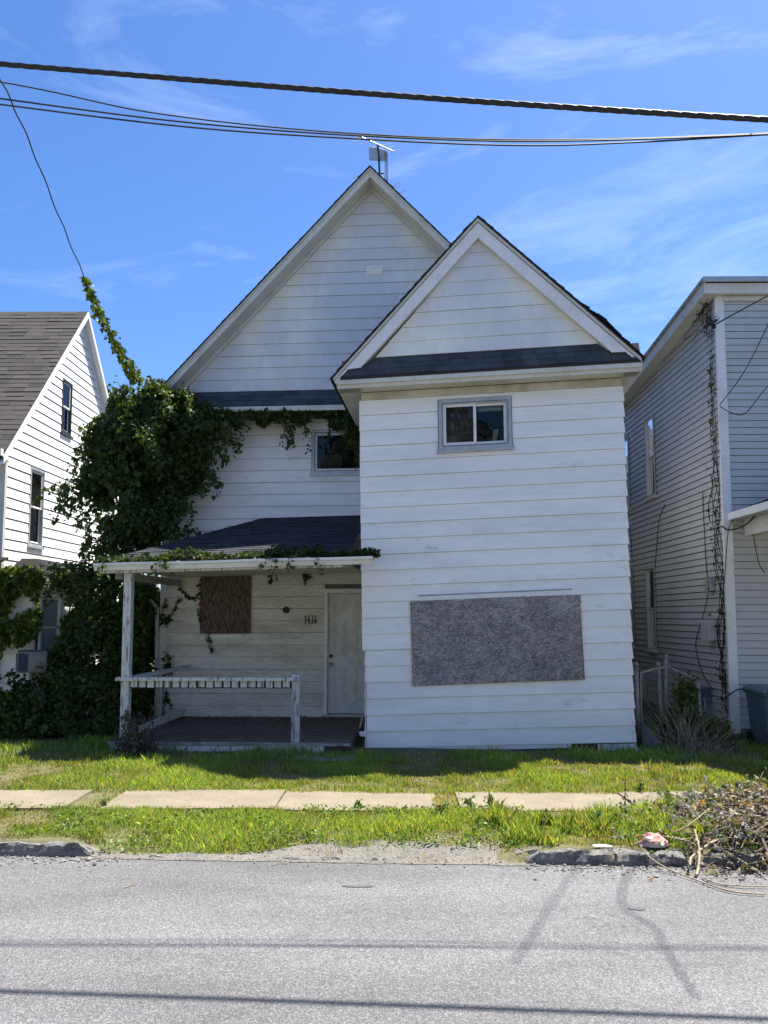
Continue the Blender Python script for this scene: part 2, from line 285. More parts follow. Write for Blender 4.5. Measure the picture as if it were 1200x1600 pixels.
# ------------------------------------------------------------ siding, shingles, windows
def cells(lf, rf, w0, w1, ops):
    cuts = sorted({w0, w1} | {x for o in ops for x in (o[2], o[3]) if w0 < x < w1})
    groups = {0: []}; whole = False
    for a, b in zip(cuts, cuts[1:]):
        act = sorted(o for o in ops if o[2] < (a + b) / 2 < o[3] and o[1] > lf((a + b) / 2) and o[0] < rf((a + b) / 2))
        edges = []; L0, L1 = lf(a), lf(b)
        for o in act: edges.append((L0, o[0], o[0], L1)); L0 = L1 = o[1]
        edges.append((L0, rf(a), rf(b), L1))
        if not act: whole = True
        for i, e in enumerate(edges):
            if max(e[1] - e[0], e[2] - e[3]) > .004: groups.setdefault(i, []).append((*e, a, b))
    if whole: return [[c for g in groups.values() for c in g]]
    return [g for g in groups.values() if g]
def siding(parent, f, lf, rf, w0, w1, pitch, mat, ops=(), name='board', dip=.016, gap=.009):
    n = max(1, round((w1 - w0) / pitch)); pitch = (w1 - w0) / n
    for i in range(n):
        a = w0 + i * pitch; b = a + pitch
        jit = random.uniform(-.001, .001)
        for g in cells(lf, rf, a, b, ops):
            m_ = MB()
            for (l0, r0, r1, l1, wa, wb) in g:
                segs = max(1, int((max(r0, r1) - min(l0, l1)) / .9))
                da = dip * (1 - .8 * (wa - a) / pitch); db = dip * (1 - .8 * (wb - a) / pitch)
                z0 = wa; wb_ = wb - gap if wb == b else wb
                for sgi in range(segs):
                    t0, t1 = sgi / segs, (sgi + 1) / segs
                    A0, A1 = l0 + (r0 - l0) * t0, l0 + (r0 - l0) * t1; B0, B1 = l1 + (r1 - l1) * t0, l1 + (r1 - l1) * t1
                    def sag(x): return jit + (.0022 + .0006 * min(3, pitch * 5)) * mnoise.noise((x * 1.1, i * .9 + pitch * 7, w0))
                    q = []
                    for d, X0, X1 in ((1, A0, A1),): pass
                    m_.hexa([f(A0, z0 + sag(A0), -.004), f(A1, z0 + sag(A1), -.004), f(A1, z0 + sag(A1), da), f(A0, z0 + sag(A0), da),
                             f(B0, wb_ + sag(B0), -.004), f(B1, wb_ + sag(B1), -.004), f(B1, wb_ + sag(B1), db), f(B0, wb_ + sag(B0), db)])
            m_.build(name, mat, parent)
def core(name, mat, parent, f, lf, rf, w0, w1, ops=(), th=.1, breaks=()):
    m_ = MB(); ws = sorted({w0, w1, *breaks})
    for a, b in zip(ws, ws[1:]):
        for g in cells(lf, rf, a, b, ops):
            for (l0, r0, r1, l1, wa, wb) in g:
                m_.hexa([f(l0, wa, -th), f(r0, wa, -th), f(r0, wa, -.014), f(l0, wa, -.014), f(l1, wb, -th), f(r1, wb, -th), f(r1, wb, -.014), f(l1, wb, -.014)])
    return m_.build(name, mat, parent)
def shingle_field(parent, f, lf, rf, t1, row=.14, tab=.3, mat='shingle_t', name='shingle', single=False, t0=0, brown=False):
    """f(s,t,h): s along the eave, t up the slope, h outwards. single: each tab its own object"""
    allm = MB(); n = max(1, round((t1 - t0) / row)); row = (t1 - t0) / n; cnt = 0
    for i in range(n):
        a = t0 + i * row; b = a + row * 1.08 if i < n - 1 else a + row
        l, r_ = lf(a), rf(a); s_ = l - random.uniform(0, tab) + (i % 2) * tab / 2 - tab / 2
        while s_ < r_:
            wd = tab * random.uniform(.92, 1.06); e0, e1 = max(s_, l) + .003, min(s_ + wd, r_) - .003
            if e1 - e0 > .02:
                u0, u1 = max(e0, lf(b)), min(e1, rf(b))
                if u1 <= u0: u0 = u1 = (max(min(e0, rf(b)), lf(b)))
                h = random.choice((.006, .009, .013)) + random.uniform(0, .004); dz = random.uniform(-.004, .004)
                g_ = random.choice((.72, .9, 1, 1, 1.08, 1.2) if mat == 'shingle_brown' else (.62, .8, 1, 1, 1.15, 1.35)) * random.uniform(.94, 1.06)
                mm = allm if not single else MB()
                mm.hexa([f(e0, a + dz, 0), f(e1, a + dz, 0), f(e1, a + dz, h), f(e0, a + dz, h), f(u0, b, -.002), f(u1, b, -.002), f(u1, b, .003), f(u0, b, .003)],
                        None if single else (g_, g_, g_ * random.uniform(.95, 1.05)))
                if single: mm.build(name, mat, parent); cnt += 1
            s_ += wd
    if not single: allm.build(name + '_rows', mat, parent, kind='stuff')
def ring(mb, f, a0, a1, b0, b1, t, d0, d1):
    mb.box(f, a0, a1, b0, b0 + t, d0, d1); mb.box(f, a0, a1, b1 - t, b1, d0, d1)
    mb.box(f, a0, a0 + t, b0 + t, b1 - t, d0, d1); mb.box(f, a1 - t, a1, b0 + t, b1 - t, d0, d1)
def window(parent, f, u0, u1, w0, w1, style='slider', frame='trim_white', trimw=.07, curtain='curtain', label=None, cur=(0, 1, 0, 1), proud=.035):
    m_ = MB(); ring(m_, f, u0, u1, w0, w1, trimw, -.05, proud)
    wn = m_.build('window', frame, parent, label=label)
    m_ = MB(); ring(m_, f, u0 + trimw * .72, u1 - trimw * .72, w0 + trimw * .72, w1 - trimw * .72, .007, proud - .01, proud + .003); ring(m_, f, u0 - .008, u1 + .008, w0 - .008, w1 + .008, .007, -.02, proud - .012); m_.build('frame_seam', 'felt', wn)
    MB().box(f, u0 - .03, u1 + .03, w0 - .045, w0, -.02, proud + .03).build('sill', frame, wn)
    a0, a1, b0, b1 = u0 + trimw, u1 - trimw, w0 + trimw, w1 - trimw; st = .03
    if style == 'slider':
        mid = (a0 + a1) / 2; st = .038; rects = ((a0, mid + st / 2, b0, b1, .012), (mid - st / 2, a1, b0, b1, -.020))
    elif style == 'hung':
        mid = (b0 + b1) / 2; rects = ((a0, a1, mid - st / 2, b1, .0), (a0, a1, b0, mid + st / 2, -.028))
    else: rects = ((a0, a1, b0, b1, 0),)
    for (x0, x1, y0, y1, d) in rects:
        s_ = MB(); ring(s_, f, x0 + .001, x1 - .001, y0 + .001, y1 - .001, st, d - .022, d); s_.build('sash', 'trim_white', wn)
        MB().box(f, x0 + st, x1 - st, y0 + st, y1 - st, d - .013, d - .009).build('pane', 'glass', wn)
    c0, c1, e0, e1 = a0 + (a1 - a0) * cur[0], a0 + (a1 - a0) * cur[1], b0 + (b1 - b0) * cur[2], b0 + (b1 - b0) * cur[3]
    if c1 > c0:
        m_ = MB(); k = max(4, int((c1 - c0) / .045))
        for i in range(k):
            x0, x1 = c0 + (c1 - c0) * i / k, c0 + (c1 - c0) * (i + 1) / k; z0, z1 = (.0, .02) if i % 2 else (.02, .0)
            m_.quad(f(x0, e0, -.1 - z0), f(x1, e0, -.1 - z1), f(x1, e1, -.1 - z0 * .6), f(x0, e1, -.1 - z1 * .6))
        m_.build('curtain', curtain, wn)
    m_ = MB(); D = -.55; p = [f(u0 + .02, w0 + .02, -.05), f(u1 - .02, w0 + .02, -.05), f(u1 - .02, w1 - .02, -.05), f(u0 + .02, w1 - .02, -.05), f(u0 + .02, w0 + .02, D), f(u1 - .02, w0 + .02, D), f(u1 - .02, w1 - .02, D), f(u0 + .02, w1 - .02, D)]
    m_.add(p, [(4, 5, 6, 7), (0, 1, 5, 4), (1, 2, 6, 5), (2, 3, 7, 6), (3, 0, 4, 7)]); m_.build('dark_interior', 'room', wn)
    return wn

# ============================================================ GROUND
def kerbY(x): return 6.05 - .043 * x
def sm(a, b, x): t = min(1, max(0, (x - a) / (b - a))); return t * t * (3 - 2 * t)
def gz(x, y):
    ky = kerbY(x)
    if y < ky + .06: return -.03
    gap = sm(-2.45, -2.15, x) * (1 - sm(.75, 1.1, x))      # where the kerb is missing
    z = .085 - .025 * sm(ky + .3, ky + 1.1, y)
    z -= gap * .085 * (1 - sm(ky + .1, ky + .65, y))
    if y > 7.2: z = .06
    z -= .06 * sm(8.2, 10.8, y) if y > 7.2 else 0
    return z + .012 * mnoise.noise((x * 1.2, y * 1.2, 0)) * (y > 6.4)
def sheet(name, xs, ys, zf, mat, kind='structure', parent=None):
    V = [(x, y, zf(x, y)) for y in ys for x in xs]; k = len(xs)
    F = [(j * k + i, j * k + i + 1, (j + 1) * k + i + 1, (j + 1) * k + i) for j in range(len(ys) - 1) for i in range(k - 1)]
    m_ = MB(); m_.v = V; m_.f = F; m_.t = [(1, 1, 1)] * len(V); return m_.build(name, mat, parent, kind=kind, smooth=True)
xs = sorted({-900, -300, -100, -40, -20, *np.arange(-12, 12.01, .25).tolist(), 20, 40, 100, 300, 900})
ys = sorted({-900, -300, -60, -9.3, -5, 0, *np.arange(5.6, 9.2, .08).tolist(), *np.arange(9.2, 16, .5).tolist(), 20, 30, 60, 120, 300, 900})
sheet('ground', xs, ys, gz, 'soil')
rd = MB(); k = 0
nx = 240
for i in range(nx):
    x0, x1 = -60 + i * .5, -59.5 + i * .5
    def re(x): return kerbY(x) - .02 + .05 * mnoise.noise((x * 2.3, 0, 3)) * (1 if -3 < x < 1 else .3)
    rd.quad((x0, -9, 0), (x1, -9, 0), (x1, re(x1), 0), (x0, re(x0), 0))
rd.build('road', 'asphalt', kind='structure')
sheet('opposite_pavement', [-60, 60], [-11, -9.02], lambda x, y: .1, 'concrete')
# gritty washed-out strip where the kerb is missing
m_ = MB(); 
for i in range(60):
    x0, x1 = -2.35 + i * .057, -2.35 + (i + 1) * .057
    def far(x): return kerbY(x) + .10 + .26 * sm(-1.4, -.3, x) * (1 - sm(.7, 1.0, x)) + .09 * mnoise.noise((x * 3, 4, 0))
    def nea(x): return kerbY(x) - .05 + .05 * mnoise.noise((x * 4, 9, 0))
    for j in range(5):
        def Y(x, j): return nea(x) + (far(x) - nea(x)) * j / 5
        def Z(x, y): return max(.004, gz(x, y) + .006)
        m_.quad((x0, Y(x0, j), Z(x0, Y(x0, j))), (x1, Y(x1, j), Z(x1, Y(x1, j))), (x1, Y(x1, j + 1), Z(x1, Y(x1, j + 1))), (x0, Y(x0, j + 1), Z(x0, Y(x0, j + 1))))
m_.build('dirt_verge', 'dirt', kind='structure')
# pavement slabs
pv = MB(); pv.quad((-12, 7.36, gz(-12, 7.4) - .03), (12, 7.36, .03), (12, 8.04, .03), (-12, 8.04, .03)); pv = pv.build('pavement', 'soil', kind='structure')
slabs = [(-8.4, -6.0), (-5.98, -4.4), (-4.38, -2.95), (-2.62, -1.05), (-1.035, .42), (.62, 2.2), (2.215, 3.0), (3.3, 5.0), (5.02, 8)]
for i, (a, b) in enumerate(slabs):
    n_ = 14; tl = random.uniform(-.012, .012); m_ = MB(); top = []; 
    near = [(a + (b - a) * j / n_, 7.31 + .035 * mnoise.noise((j * .7 + i * 5, 1, 0))) for j in range(n_ + 1)]
    farr = [(b - (b - a) * j / n_, 8.06 + .03 * mnoise.noise((j * .8 + i * 5, 2, 0))) for j in range(n_ + 1)]
    poly = [(x + random.uniform(-.01, .01), y + .02 * mnoise.noise((x * 9, y, 0)), .078 + tl * (x - a)) for x, y in near + farr]
    m_.prism([(x, y, z - .07) for x, y, z in poly], (0, 0, .07)); m_.build('concrete_slab', 'concrete', pv)
# kerb stones
kb = MB(); kb.quad((-12, 6.5, -.05), (-11.9, 6.5, -.05), (-11.9, 6.55, -.05), (-12, 6.55, -.05))
kerb = empty('kerb', (0, 6.05, 0), 'broken stone kerb along the road edge', 'kerb'); del kerb['label']; del kerb['category']; kerb['kind'] = 'structure'
def kerb_stone(x0, x1, sink=0):
    n_ = max(10, int((x1 - x0) / .025)); m_ = MB(); prof = [(-.01, -.1), (-.006, .03), (.004, .07), (.018, .088), (.05, .092), (.075, .08), (.09, -.1)]
    rings = []
    for i in range(n_ + 1):
        x = x0 + (x1 - x0) * i / n_; e = min(i, n_ - i) / n_; drop = .06 * max(0, 1 - min(i, n_ - i) / 4)
        for (dy, z) in prof:
            rings.append((x + random.uniform(-.006, .006), kerbY(x) + dy + .028 * mnoise.noise((x * 7, z * 30, 1)) + .012 * mnoise.noise((x * 23, z * 50, 1)), z - sink - (drop if z > 0 else 0) + .026 * mnoise.noise((x * 5, 4, dy * 20)) + .008 * mnoise.noise((x * 25, 4, dy * 60))))
    k = len(prof); F = [(i * k + j, (i + 1) * k + j, (i + 1) * k + j + 1, i * k + j + 1) for i in range(n_) for j in range(k - 1)] + [tuple(range(k)), tuple(range(n_ * k, n_ * k + k))[::-1]]
    m_.add(rings, F); m_.build('kerb_stone', 'kerb', kerb)
for a, b, s_ in ((-9, -7.1, 0), (-7.08, -5.2, 0), (-5.18, -4.2, 0), (-4.18, -2.26, .002), (.98, 2.2, 0), (2.215, 3.9, .008), (3.92, 6, 0), (6.02, 9, 0), (-1.9, -1.35, .075), (-.9, -.3, .082)):
    kerb_stone(a, b, s_)
# ============================================================ THE HOUSE
MF = Frame((-2, 13.5, 0), -3, .004)
BF = Frame((1.4, 11.0, .06), -4.4, .035, -.008)
house = empty('house', (-.3, 13.2, 0), 'white two-gabled house with boarded windows and small front porch', 'house')
# --- main body
WL, WR = -1.93, 5.2; AP = 1.66; APZ = 9.27; WTOP = 5.60; GS = 1.045
def mfront(u, w_, d): return MF(u, -d, w_)
dl, dr = .93, 1.70
win2 = (.643, 1.56, 4.20, 4.95)
ops = [(dl, dr, .17, 2.17), win2]
wall = core('wall', 'sheathing', house, mfront, lambda w_: WL, lambda w_: WR, -.1, WTOP, ops)
gab = MB(); gab.prism([MF(WL, .006, WTOP), MF(WR + .05, .006, WTOP), MF(AP, .006, APZ)], MF.M @ np.array([0, .1, 0])); gab = gab.build('gable_wall', 'sheathing', house)
siding(wall, mfront, lambda w_: WL + .1, lambda w_: dl - .05, .10, 2.32, .2, 'siding_dingy', [], gap=.007)
siding(wall, mfront, lambda w_: WL + .1, lambda w_: 1.9, 2.32, 2.62, .3, 'siding_dingy', [], dip=.008)
siding(wall, mfront, lambda w_: WL + .1, lambda w_: 2.0, 2.62, 5.30, .205, 'siding', [win2], gap=.006)
siding(gab, mfront, lambda w_: AP - (APZ - w_) / 1.055 + .02, lambda w_: AP + (APZ - w_) / GS - .02, 5.66, 9.2, .213, 'siding_gable', gap=.0038)
MB().box(mfront, WL + .1, 2.0, 5.30, 5.5, 0, .012).build('frieze_board', 'frieze', house)
for u0, u1 in ((WL, WL + .1),): MB().box(mfront, u0, u1, .05, 5.3, 0, .03).build('corner_board', 'trim_white', house)
def mleft(s_, w_, d): return MF(WL - d, s_, w_)
lw = core('side_wall', 'sheathing', house, mleft, lambda w_: .1, lambda w_: 9, -.1, 5.6)
siding(lw, mleft, lambda w_: .02, lambda w_: 9, .1, 5.5, .203, 'siding')
def mright(s_, w_, d): return MF(WR + d, s_, w_)
core('side_wall', 'sheathing', house, mright, lambda w_: .1, lambda w_: 9, -.1, 5.6)
MB().box(MF, WL, WR, 8.9, 9, -.1, 5.6).build('back_wall', 'siding', house)
# roof slabs
OV = -.4
def rake_pt(side, r, v, off=0):   # r = distance down from apex in u
    u = AP + (-r if side < 0 else r); z = 9.395 - r * (1.07 if side < 0 else GS) + off
    return MF(u, v, z)
for side, rl in ((-1, 3.95), (1, 3.95)):
    m_ = MB(); m_.prism([rake_pt(side, 0, OV - .03, .016), rake_pt(side, rl + .05, OV - .03, .016), rake_pt(side, rl + .05, OV - .03, 0), rake_pt(side, 0, OV - .03, 0)], MF.M @ np.array([0, 9.6, 0]))
    rf_ = m_.build('roof', 'felt', house)
    nrm = np.array([-1.07 if side < 0 else GS, 0, 1]); nrm /= np.linalg.norm(nrm); slope = math.hypot(1, 1.07 if side < 0 else GS)
    def froof(s_, t_, h, side=side, nrm=nrm, slope=slope):
        r = rl + .05 - t_ / slope; p = rake_pt(side, r, s_, .018); return p + MF.M @ np.array([nrm[0], 0, nrm[2]]) * h
    shingle_field(rf_, froof, lambda t_: OV - .05, lambda t_: 9.2, (rl + .05) * slope, .145, .33)
    MB().prism([rake_pt(side, 0, OV, -.002), rake_pt(side, rl, OV, -.002), rake_pt(side, rl, OV, -.15), rake_pt(side, 0, OV, -.16)], MF.M @ np.array([0, .025, 0])).build('rake_board', 'trim', house)
    MB().prism([rake_pt(side, 0, OV + .027, -.135), rake_pt(side, rl, OV + .027, -.135), rake_pt(side, rl, OV + .027, -.15), rake_pt(side, 0, OV + .027, -.15)], MF.M @ np.array([0, .38, 0])).build('soffit', 'trim', house)
    MB().prism([rake_pt(side, .0, -.05, -.15), rake_pt(side, rl - .3, -.05, -.15), rake_pt(side, rl - .3, -.05, -.22), rake_pt(side, .0, -.05, -.22)], MF.M @ np.array([0, .03, 0])).build('rake_moulding', 'trim', house)
    MB().prism([rake_pt(side, .0, OV - .028, -.004), rake_pt(side, rl, OV - .028, -.004), rake_pt(side, rl, OV - .028, -.03), rake_pt(side, 0, OV - .028, -.03)], MF.M @ np.array([0, .028, 0])).build('drip_edge', 'trim', house)
# pent roof under the gable
def pent(fr, u0, u1, ztop, zbot, v1, name='pent_roof', rows=.15, uL=0, uR=0, tab=.26, v0=0):
    dz = ztop - zbot; v1 = v1 - v0; fr0 = fr; fr = lambda u, v, w_: fr0(u, v + v0, w_); ln = math.hypot(v1, dz)
    def f(s_, t_, h):
        k = t_ / ln; return fr(s_, v1 * (1 - k) - h * dz / ln, zbot + dz * k + h * abs(v1) / ln)
    m_ = MB(); m_.prism([fr(u0, 0, ztop - .01), fr(u0, v1, zbot - .01), fr(u0, v1, zbot - .04), fr(u0, 0, zbot - .04)], fr0.M @ np.array([u1 - u0, 0, 0])); p = m_.build(name, 'felt', house)
    shingle_field(p, f, lambda t_: u0 + uL * t_, lambda t_: u1 - uR * t_, ln, rows, tab, 'shingle', single=True)
    return p
pent(MF, -2.15, 1.62, 5.66, 5.30, -.38)
MB().box(MF, -2.17, 1.62, -.405, -.37, 5.20, 5.285).build('eave_fascia', 'trim', house)
MB().box(MF, -2.15, 1.62, -.37, -.02, 5.21, 5.23).build('eave_soffit', 'trim', house)
# gable vent
gv = MB().box(mfront, 1.58, 1.84, 7.67, 7.83, .01, .02).build('gable_vent', 'siding', house)
for i in range(4): MB().hexa([mfront(1.60, 7.685 + i * .036, .02), mfront(1.82, 7.685 + i * .036, .02), mfront(1.82, 7.685 + i * .036, .045), mfront(1.60, 7.685 + i * .036, .045), mfront(1.60, 7.71 + i * .036, .02), mfront(1.82, 7.71 + i * .036, .02), mfront(1.82, 7.708 + i * .036, .024), mfront(1.60, 7.708 + i * .036, .024)]).build('louvre', 'siding', gv)
w2 = window(house, mfront, win2[0], win2[1], win2[2], win2[3], 'single', 'alu', .055, 'curtain', 'upper window with blue-grey aluminium frame beside the bay', cur=(.02, .55, 0, .45))
MB().box(mfront, win2[0] - .02, win2[1], 4.06, 4.16, .0, .03).build('window_apron', 'trim_white', house)
# --- door
dh = MB().box(mfront, dl - .055, dl, .13, 2.24, -.02, .035).box(mfront, dl - .055, dr + .06, 2.17, 2.24, -.02, .034).box(mfront, dr, dr + .06, .13, 2.17, -.02, .035).build('door_frame', 'trim_white', house)
door = MB().box(mfront, dl, dr, .175, 2.165, -.07, -.035).build('door', 'door', house, label='grey white six-panel steel front door')
cx0 = [(dl + .1, dl + .3), (dl + .465, dl + .665)]
for (a, b) in cx0:
    for (z0, z1) in ((.40, .95), (1.12, 1.70), (1.86, 2.03)):
        m_ = MB(); ring(m_, mfront, a, b, z0, z1, .016, -.035, -.020); m_.hexa([mfront(a + .035, z0 + .035, -.034), mfront(b - .035, z0 + .035, -.034), mfront(b - .035, z0 + .035, -.034), mfront(a + .035, z0 + .035, -.034)] + [mfront(a + .05, z1 - .05, -.026), mfront(b - .05, z1 - .05, -.026), mfront(b - .05, z1 - .05, -.026), mfront(a + .05, z1 - .05, -.026)]) if False else m_.box(mfront, a + .038, b - .038, z0 + .038, z1 - .038, -.035, -.022)
        m_.build('door_panel', 'door', door)
def disc_pts(f, u, w_, r, d, n=14): return [f(u + r * math.cos(2 * math.pi * i / n), w_ + r * math.sin(2 * math.pi * i / n), d) for i in range(n)]
def knob(parent, f, u, w_, prof, name, mat):
    m_ = MB(); n = 14; vs = []
    for (r, d) in prof: vs += disc_pts(f, u, w_, max(r, .0005), d, n)
    F = [(i * n + j, i * n + (j + 1) % n, (i + 1) * n + (j + 1) % n, (i + 1) * n + j) for i in range(len(prof) - 1) for j in range(n)] + [tuple(range((len(prof) - 1) * n, len(prof) * n))]
    m_.add(vs, F); return m_.build(name, mat, parent, smooth=True)
knob(door, mfront, dl + .055, .98, [(.034, -.035), (.034, -.028), (.012, -.026), (.012, .0), (.026, .008), (.03, .02), (.022, .035), (.001, .038)], 'door_knob', 'brass')
knob(door, mfront, dl + .055, 1.12, [(.032, -.035), (.032, -.02), (.022, -.014), (.02, -.012), (.001, -.012)], 'deadbolt', 'dark_metal')
MB().box(mfront, dl - .05, dr + .05, .12, .165, -.05, .05).build('door_sill', 'alu', house)
# --- boarded window by the porch
u0, z1 = MF.L(314, 900, -.05); u1, z0 = MF.L(391, 990, -.05)
MB().box(mfront, u0, u1, z0, z1, .03, .045).build('window_board', 'ply', house, label='dark brown weathered plywood over the porch window')
MB().box(mfront, u0 - .27, u0 - .005, z0 + .17, z1 - .03, .0, .024).build('patch_panel', 'siding_dingy', house)
MB().box(mfront, u0 + .12, u1 - .12, z0 - .075, z0 - .012, .0, .04).box(mfront, u0 + .14, u1 - .14, z0 - .055, z0 - .035, .04, .05).build('window_sill', 'trim_white', house)
lu, lz = MF.L(447, 953, -.03)
knob(house, mfront, lu, lz, [(.058, .018), (.058, .03), (.05, .035), (.048, .075), (.036, .09), (.034, .082), (.001, .08)], 'porch_light', 'dark_metal')
# house number 1436 as bent wire digits
DG = {'1': [[(0.3, .82), (.5, 1), (.5, 0)]], '4': [[(.55, 1), (.05, .32), (.85, .36)], [(.62, .62), (.58, -.05)]],
      '3': [[(.1, .9), (.45, 1), (.72, .8), (.35, .56), (.75, .38), (.7, .08), (.3, 0), (.02, .12)]],
      '6': [[(.62, 1), (.25, .7), (.08, .3), (.3, 0), (.65, .08), (.72, .35), (.4, .5), (.12, .32)]]}
nu, nz = MF.L(475, 973, -.03)
for i, ch in enumerate('1436'):
    m_ = MB()
    for st in DG[ch]: m_.tube([mfront(nu + i * .058 + x * .046, nz - .015 + y * .135, .024) for x, y in st], .0068, 5)
    m_.build('house_digit', 'black', house)
# --- porch
pdk = .13
def PF(u, v, w_): return MF(u, v, w_)
PL, PR, PV = -1.66, 1.60, -2.72
PG_ = Frame((-2, 13.5, 0), -3, .022)
def PG(u, v, w_): return PG_(u, v, w_)
deck = MB().box(PF, PL, PR, PV + .02, -.02, pdk - .12, pdk - .035).build('porch_deck', 'deck', house)
nb = 24
for i in range(nb):
    v0 = PV + (-.03 - PV) * i / nb; v1 = PV + (-.03 - PV) * (i + 1) / nb - .006
    MB().box(PF, PL + random.uniform(-.02, .01), PR, v0, v1, pdk - .033, pdk - .008 + random.uniform(-.004, .004)).build('deck_board', 'deck', deck)
x_ = PL
while x_ < PR - .05:
    e = min(PR, x_ + random.uniform(.25, .5)); MB().box(PF, x_ + .004, e, PV - .03, PV - .002, pdk - .045, pdk - .003 + random.uniform(-.006, .004)).build('nosing', 'greyed', deck); x_ = e
MB().box(PF, PL + .02, PR - .35, PV - .012, PV + .01, -.02, pdk - .05).build('skirt_board', 'peeling', deck)
# roof of the porch: hipped at the left
EZ = 2.555
e0 = MF.inv(at(158, 884, 10.85)); EL, ER = e0[0], MF.inv(at(584, 878, 10.85))[0]; EV = PV - .12
uh, zh = -.17, 3.45
A, B_, C_, D_, Eh = PG(EL, EV, EZ), PG(ER, EV, EZ), PG(1.62, 0, zh), PG(uh, 0, zh), PG(EL, 0, EZ + .02)
# sheathing (cut round the bay: right end stops at the bay front, a tongue runs in front of it)
pr = MB().add([A, PG(1.50, EV, EZ), C_, D_, A - W(0, 0, .04), PG(1.50, EV, EZ - .04), C_ - W(0, 0, .04), D_ - W(0, 0, .04)], [(0, 1, 2, 3), (4, 5, 6, 7), (0, 1, 5, 4), (1, 2, 6, 5), (3, 0, 4, 7)])
pr.add([A, D_, Eh, A - W(0, 0, .04), D_ - W(0, 0, .04), Eh - W(0, 0, .04)], [(0, 1, 2), (3, 4, 5), (0, 2, 5, 3)])
pr = pr.build('porch_roof', 'felt', house)
dz = zh - EZ; ln = math.hypot(EV, dz)
def fp(s_, t_, h): k = t_ / ln; return PG(s_, EV * (1 - k) - h * dz / ln, EZ + dz * k + h * abs(EV) / ln + .004)
shingle_field(pr, fp, lambda t_: EL + (uh - EL) * t_ / ln, lambda t_: 1.50 if t_ > .3 else 1.50, ln, .125, .3)
ln2 = math.hypot(uh - EL, dz)
def fl(s_, t_, h): k = t_ / ln2; return PG(EL + (uh - EL) * k - h * dz / ln2, s_, EZ + dz * k + h * .9 + .004)
shingle_field(pr, fl, lambda t_: EV * (1 - t_ / ln2), lambda t_: 0, ln2, .125, .3)
m_ = MB(); g0, g1 = EV - .10, EV + .02     # gutter: K-profile
prof = [(g1, EZ - .02), (g1, EZ - .115), (g1 - .07, EZ - .118), (g1 - .095, EZ - .07), (g1 - .12, EZ - .05), (g1 - .12, EZ - .02), (g1 - .112, EZ - .02), (g1 - .112, EZ - .045), (g1 - .085, EZ - .066), (g1 - .065, EZ - .108), (g1 - .01, EZ - .108), (g1 - .01, EZ - .02)]
nseg = 14
ringp = [[PG(EL - .03 + (ER - EL + .05) * i / nseg, v, z + .012 * math.sin(i * .9) * .3) for v, z in prof] for i in range(nseg + 1)]
k = len(prof); m_.add([p for r_ in ringp for p in r_], [(i * k + j, (i + 1) * k + j, (i + 1) * k + (j + 1) % k, i * k + (j + 1) % k) for i in range(nseg) for j in range(k)] + [tuple(range(k)), tuple(range(nseg * k, nseg * k + k))])
gutter = m_.build('gutter', 'trim_white', house)
for uu in (-.72, .38, 1.02): MB().box(PG, uu, uu + .045, g1 - .126, g1 - .113, EZ - .052, EZ - .014).build('gutter_strap', 'trim_white', gutter)
MB().box(PG, EL, 1.5, EV + .03, EV + .06, EZ - .15, EZ - .045).build('porch_fascia', 'peeling', house)
MB().box(PG, PL + .1, 1.5, PV + .02, PV + .10, EZ - .15, EZ - .05).build('porch_beam', 'greyed', house)
MB().box(PF, PL - .02, PL + .08, PV + .13, -.02, EZ - .25, EZ - .15).build('porch_beam', 'greyed', house)
for i in range(14):
    v0 = PV + .1 + (2.6) * i / 14; MB().box(PG, PL - .02, 1.52, v0, v0 + 2.6 / 14 - .006, EZ - .075, EZ - .06).build('ceiling_board', 'siding_dingy', house)
# posts and rails
pu = MF.inv(at(195.5, 1000, 10.85))[0]
MB().box(PF, pu - .055, pu + .055, PV + .02, PV + .13, pdk - .05, EZ - .165).build('porch_post', 'peeling', house, bevel=.006)
MB().box(PF, WL - .01, WL + .10, -.15, -.036, pdk - .05, .98).build('porch_post', 'peeling', house, bevel=.006)
nu2 = MF.inv(at(463, 1100, 10.85))[0]
nw = MB().box(PF, nu2 - .05, nu2 + .05, PV + .03, PV + .13, pdk - .05, 1.01).build('newel_post', 'peeling', house, bevel=.005)
m_ = MB(); 
for i in range(5): m_.tube([PF(nu2 - .045 + i * .022, PV + .03 - .003, pdk), PF(nu2 - .045 + i * .022, PV + .027, .96)], .006, 5)
m_.build('moulding', 'peeling', nw)
rz = .955
rail = MB().box(PF, pu - .12, nu2 + .045, PV - .02, PV + .13, rz - .028, rz + .02).build('front_railing', 'peeling', house, bevel=.004)
MB().box(PF, pu + .06, nu2 - .05, PV + .06, PV + .075, rz - .13, rz - .03).build('back_strip', 'black', rail)
nbal = 19; sp = (nu2 - pu - .13) / nbal
for i in range(nbal):
    a = pu + .075 + i * sp; MB().box(PF, a + random.uniform(0, .004), a + sp - .024, PV + .03, PV + .059, rz - .115 + random.uniform(-.004, .004), rz - .03).build('baluster', 'peeling', rail)
sr = MB().box(PF, pu - .02, pu + .1, PV + .13, -.12, rz - .03, rz + .02).build('side_railing', 'peeling', house, bevel=.004)
MB().box(PF, pu + .0, pu + .04, PV + .13, -.14, .16, .26).build('lower_rail', 'peeling', sr)
# downspout at the left corner
ds = [PF(EL + .15, PV + .3, EZ - .1), PF(EL + .2, PV + .35, EZ - .25), PF(WL - .06, -.35, EZ - .5), PF(WL - .02, -.12, EZ - .62), PF(WL - .0, -.09, .2)]
MB().tube(ds[2:], .035, 8).build('downspout', 'peeling', house)
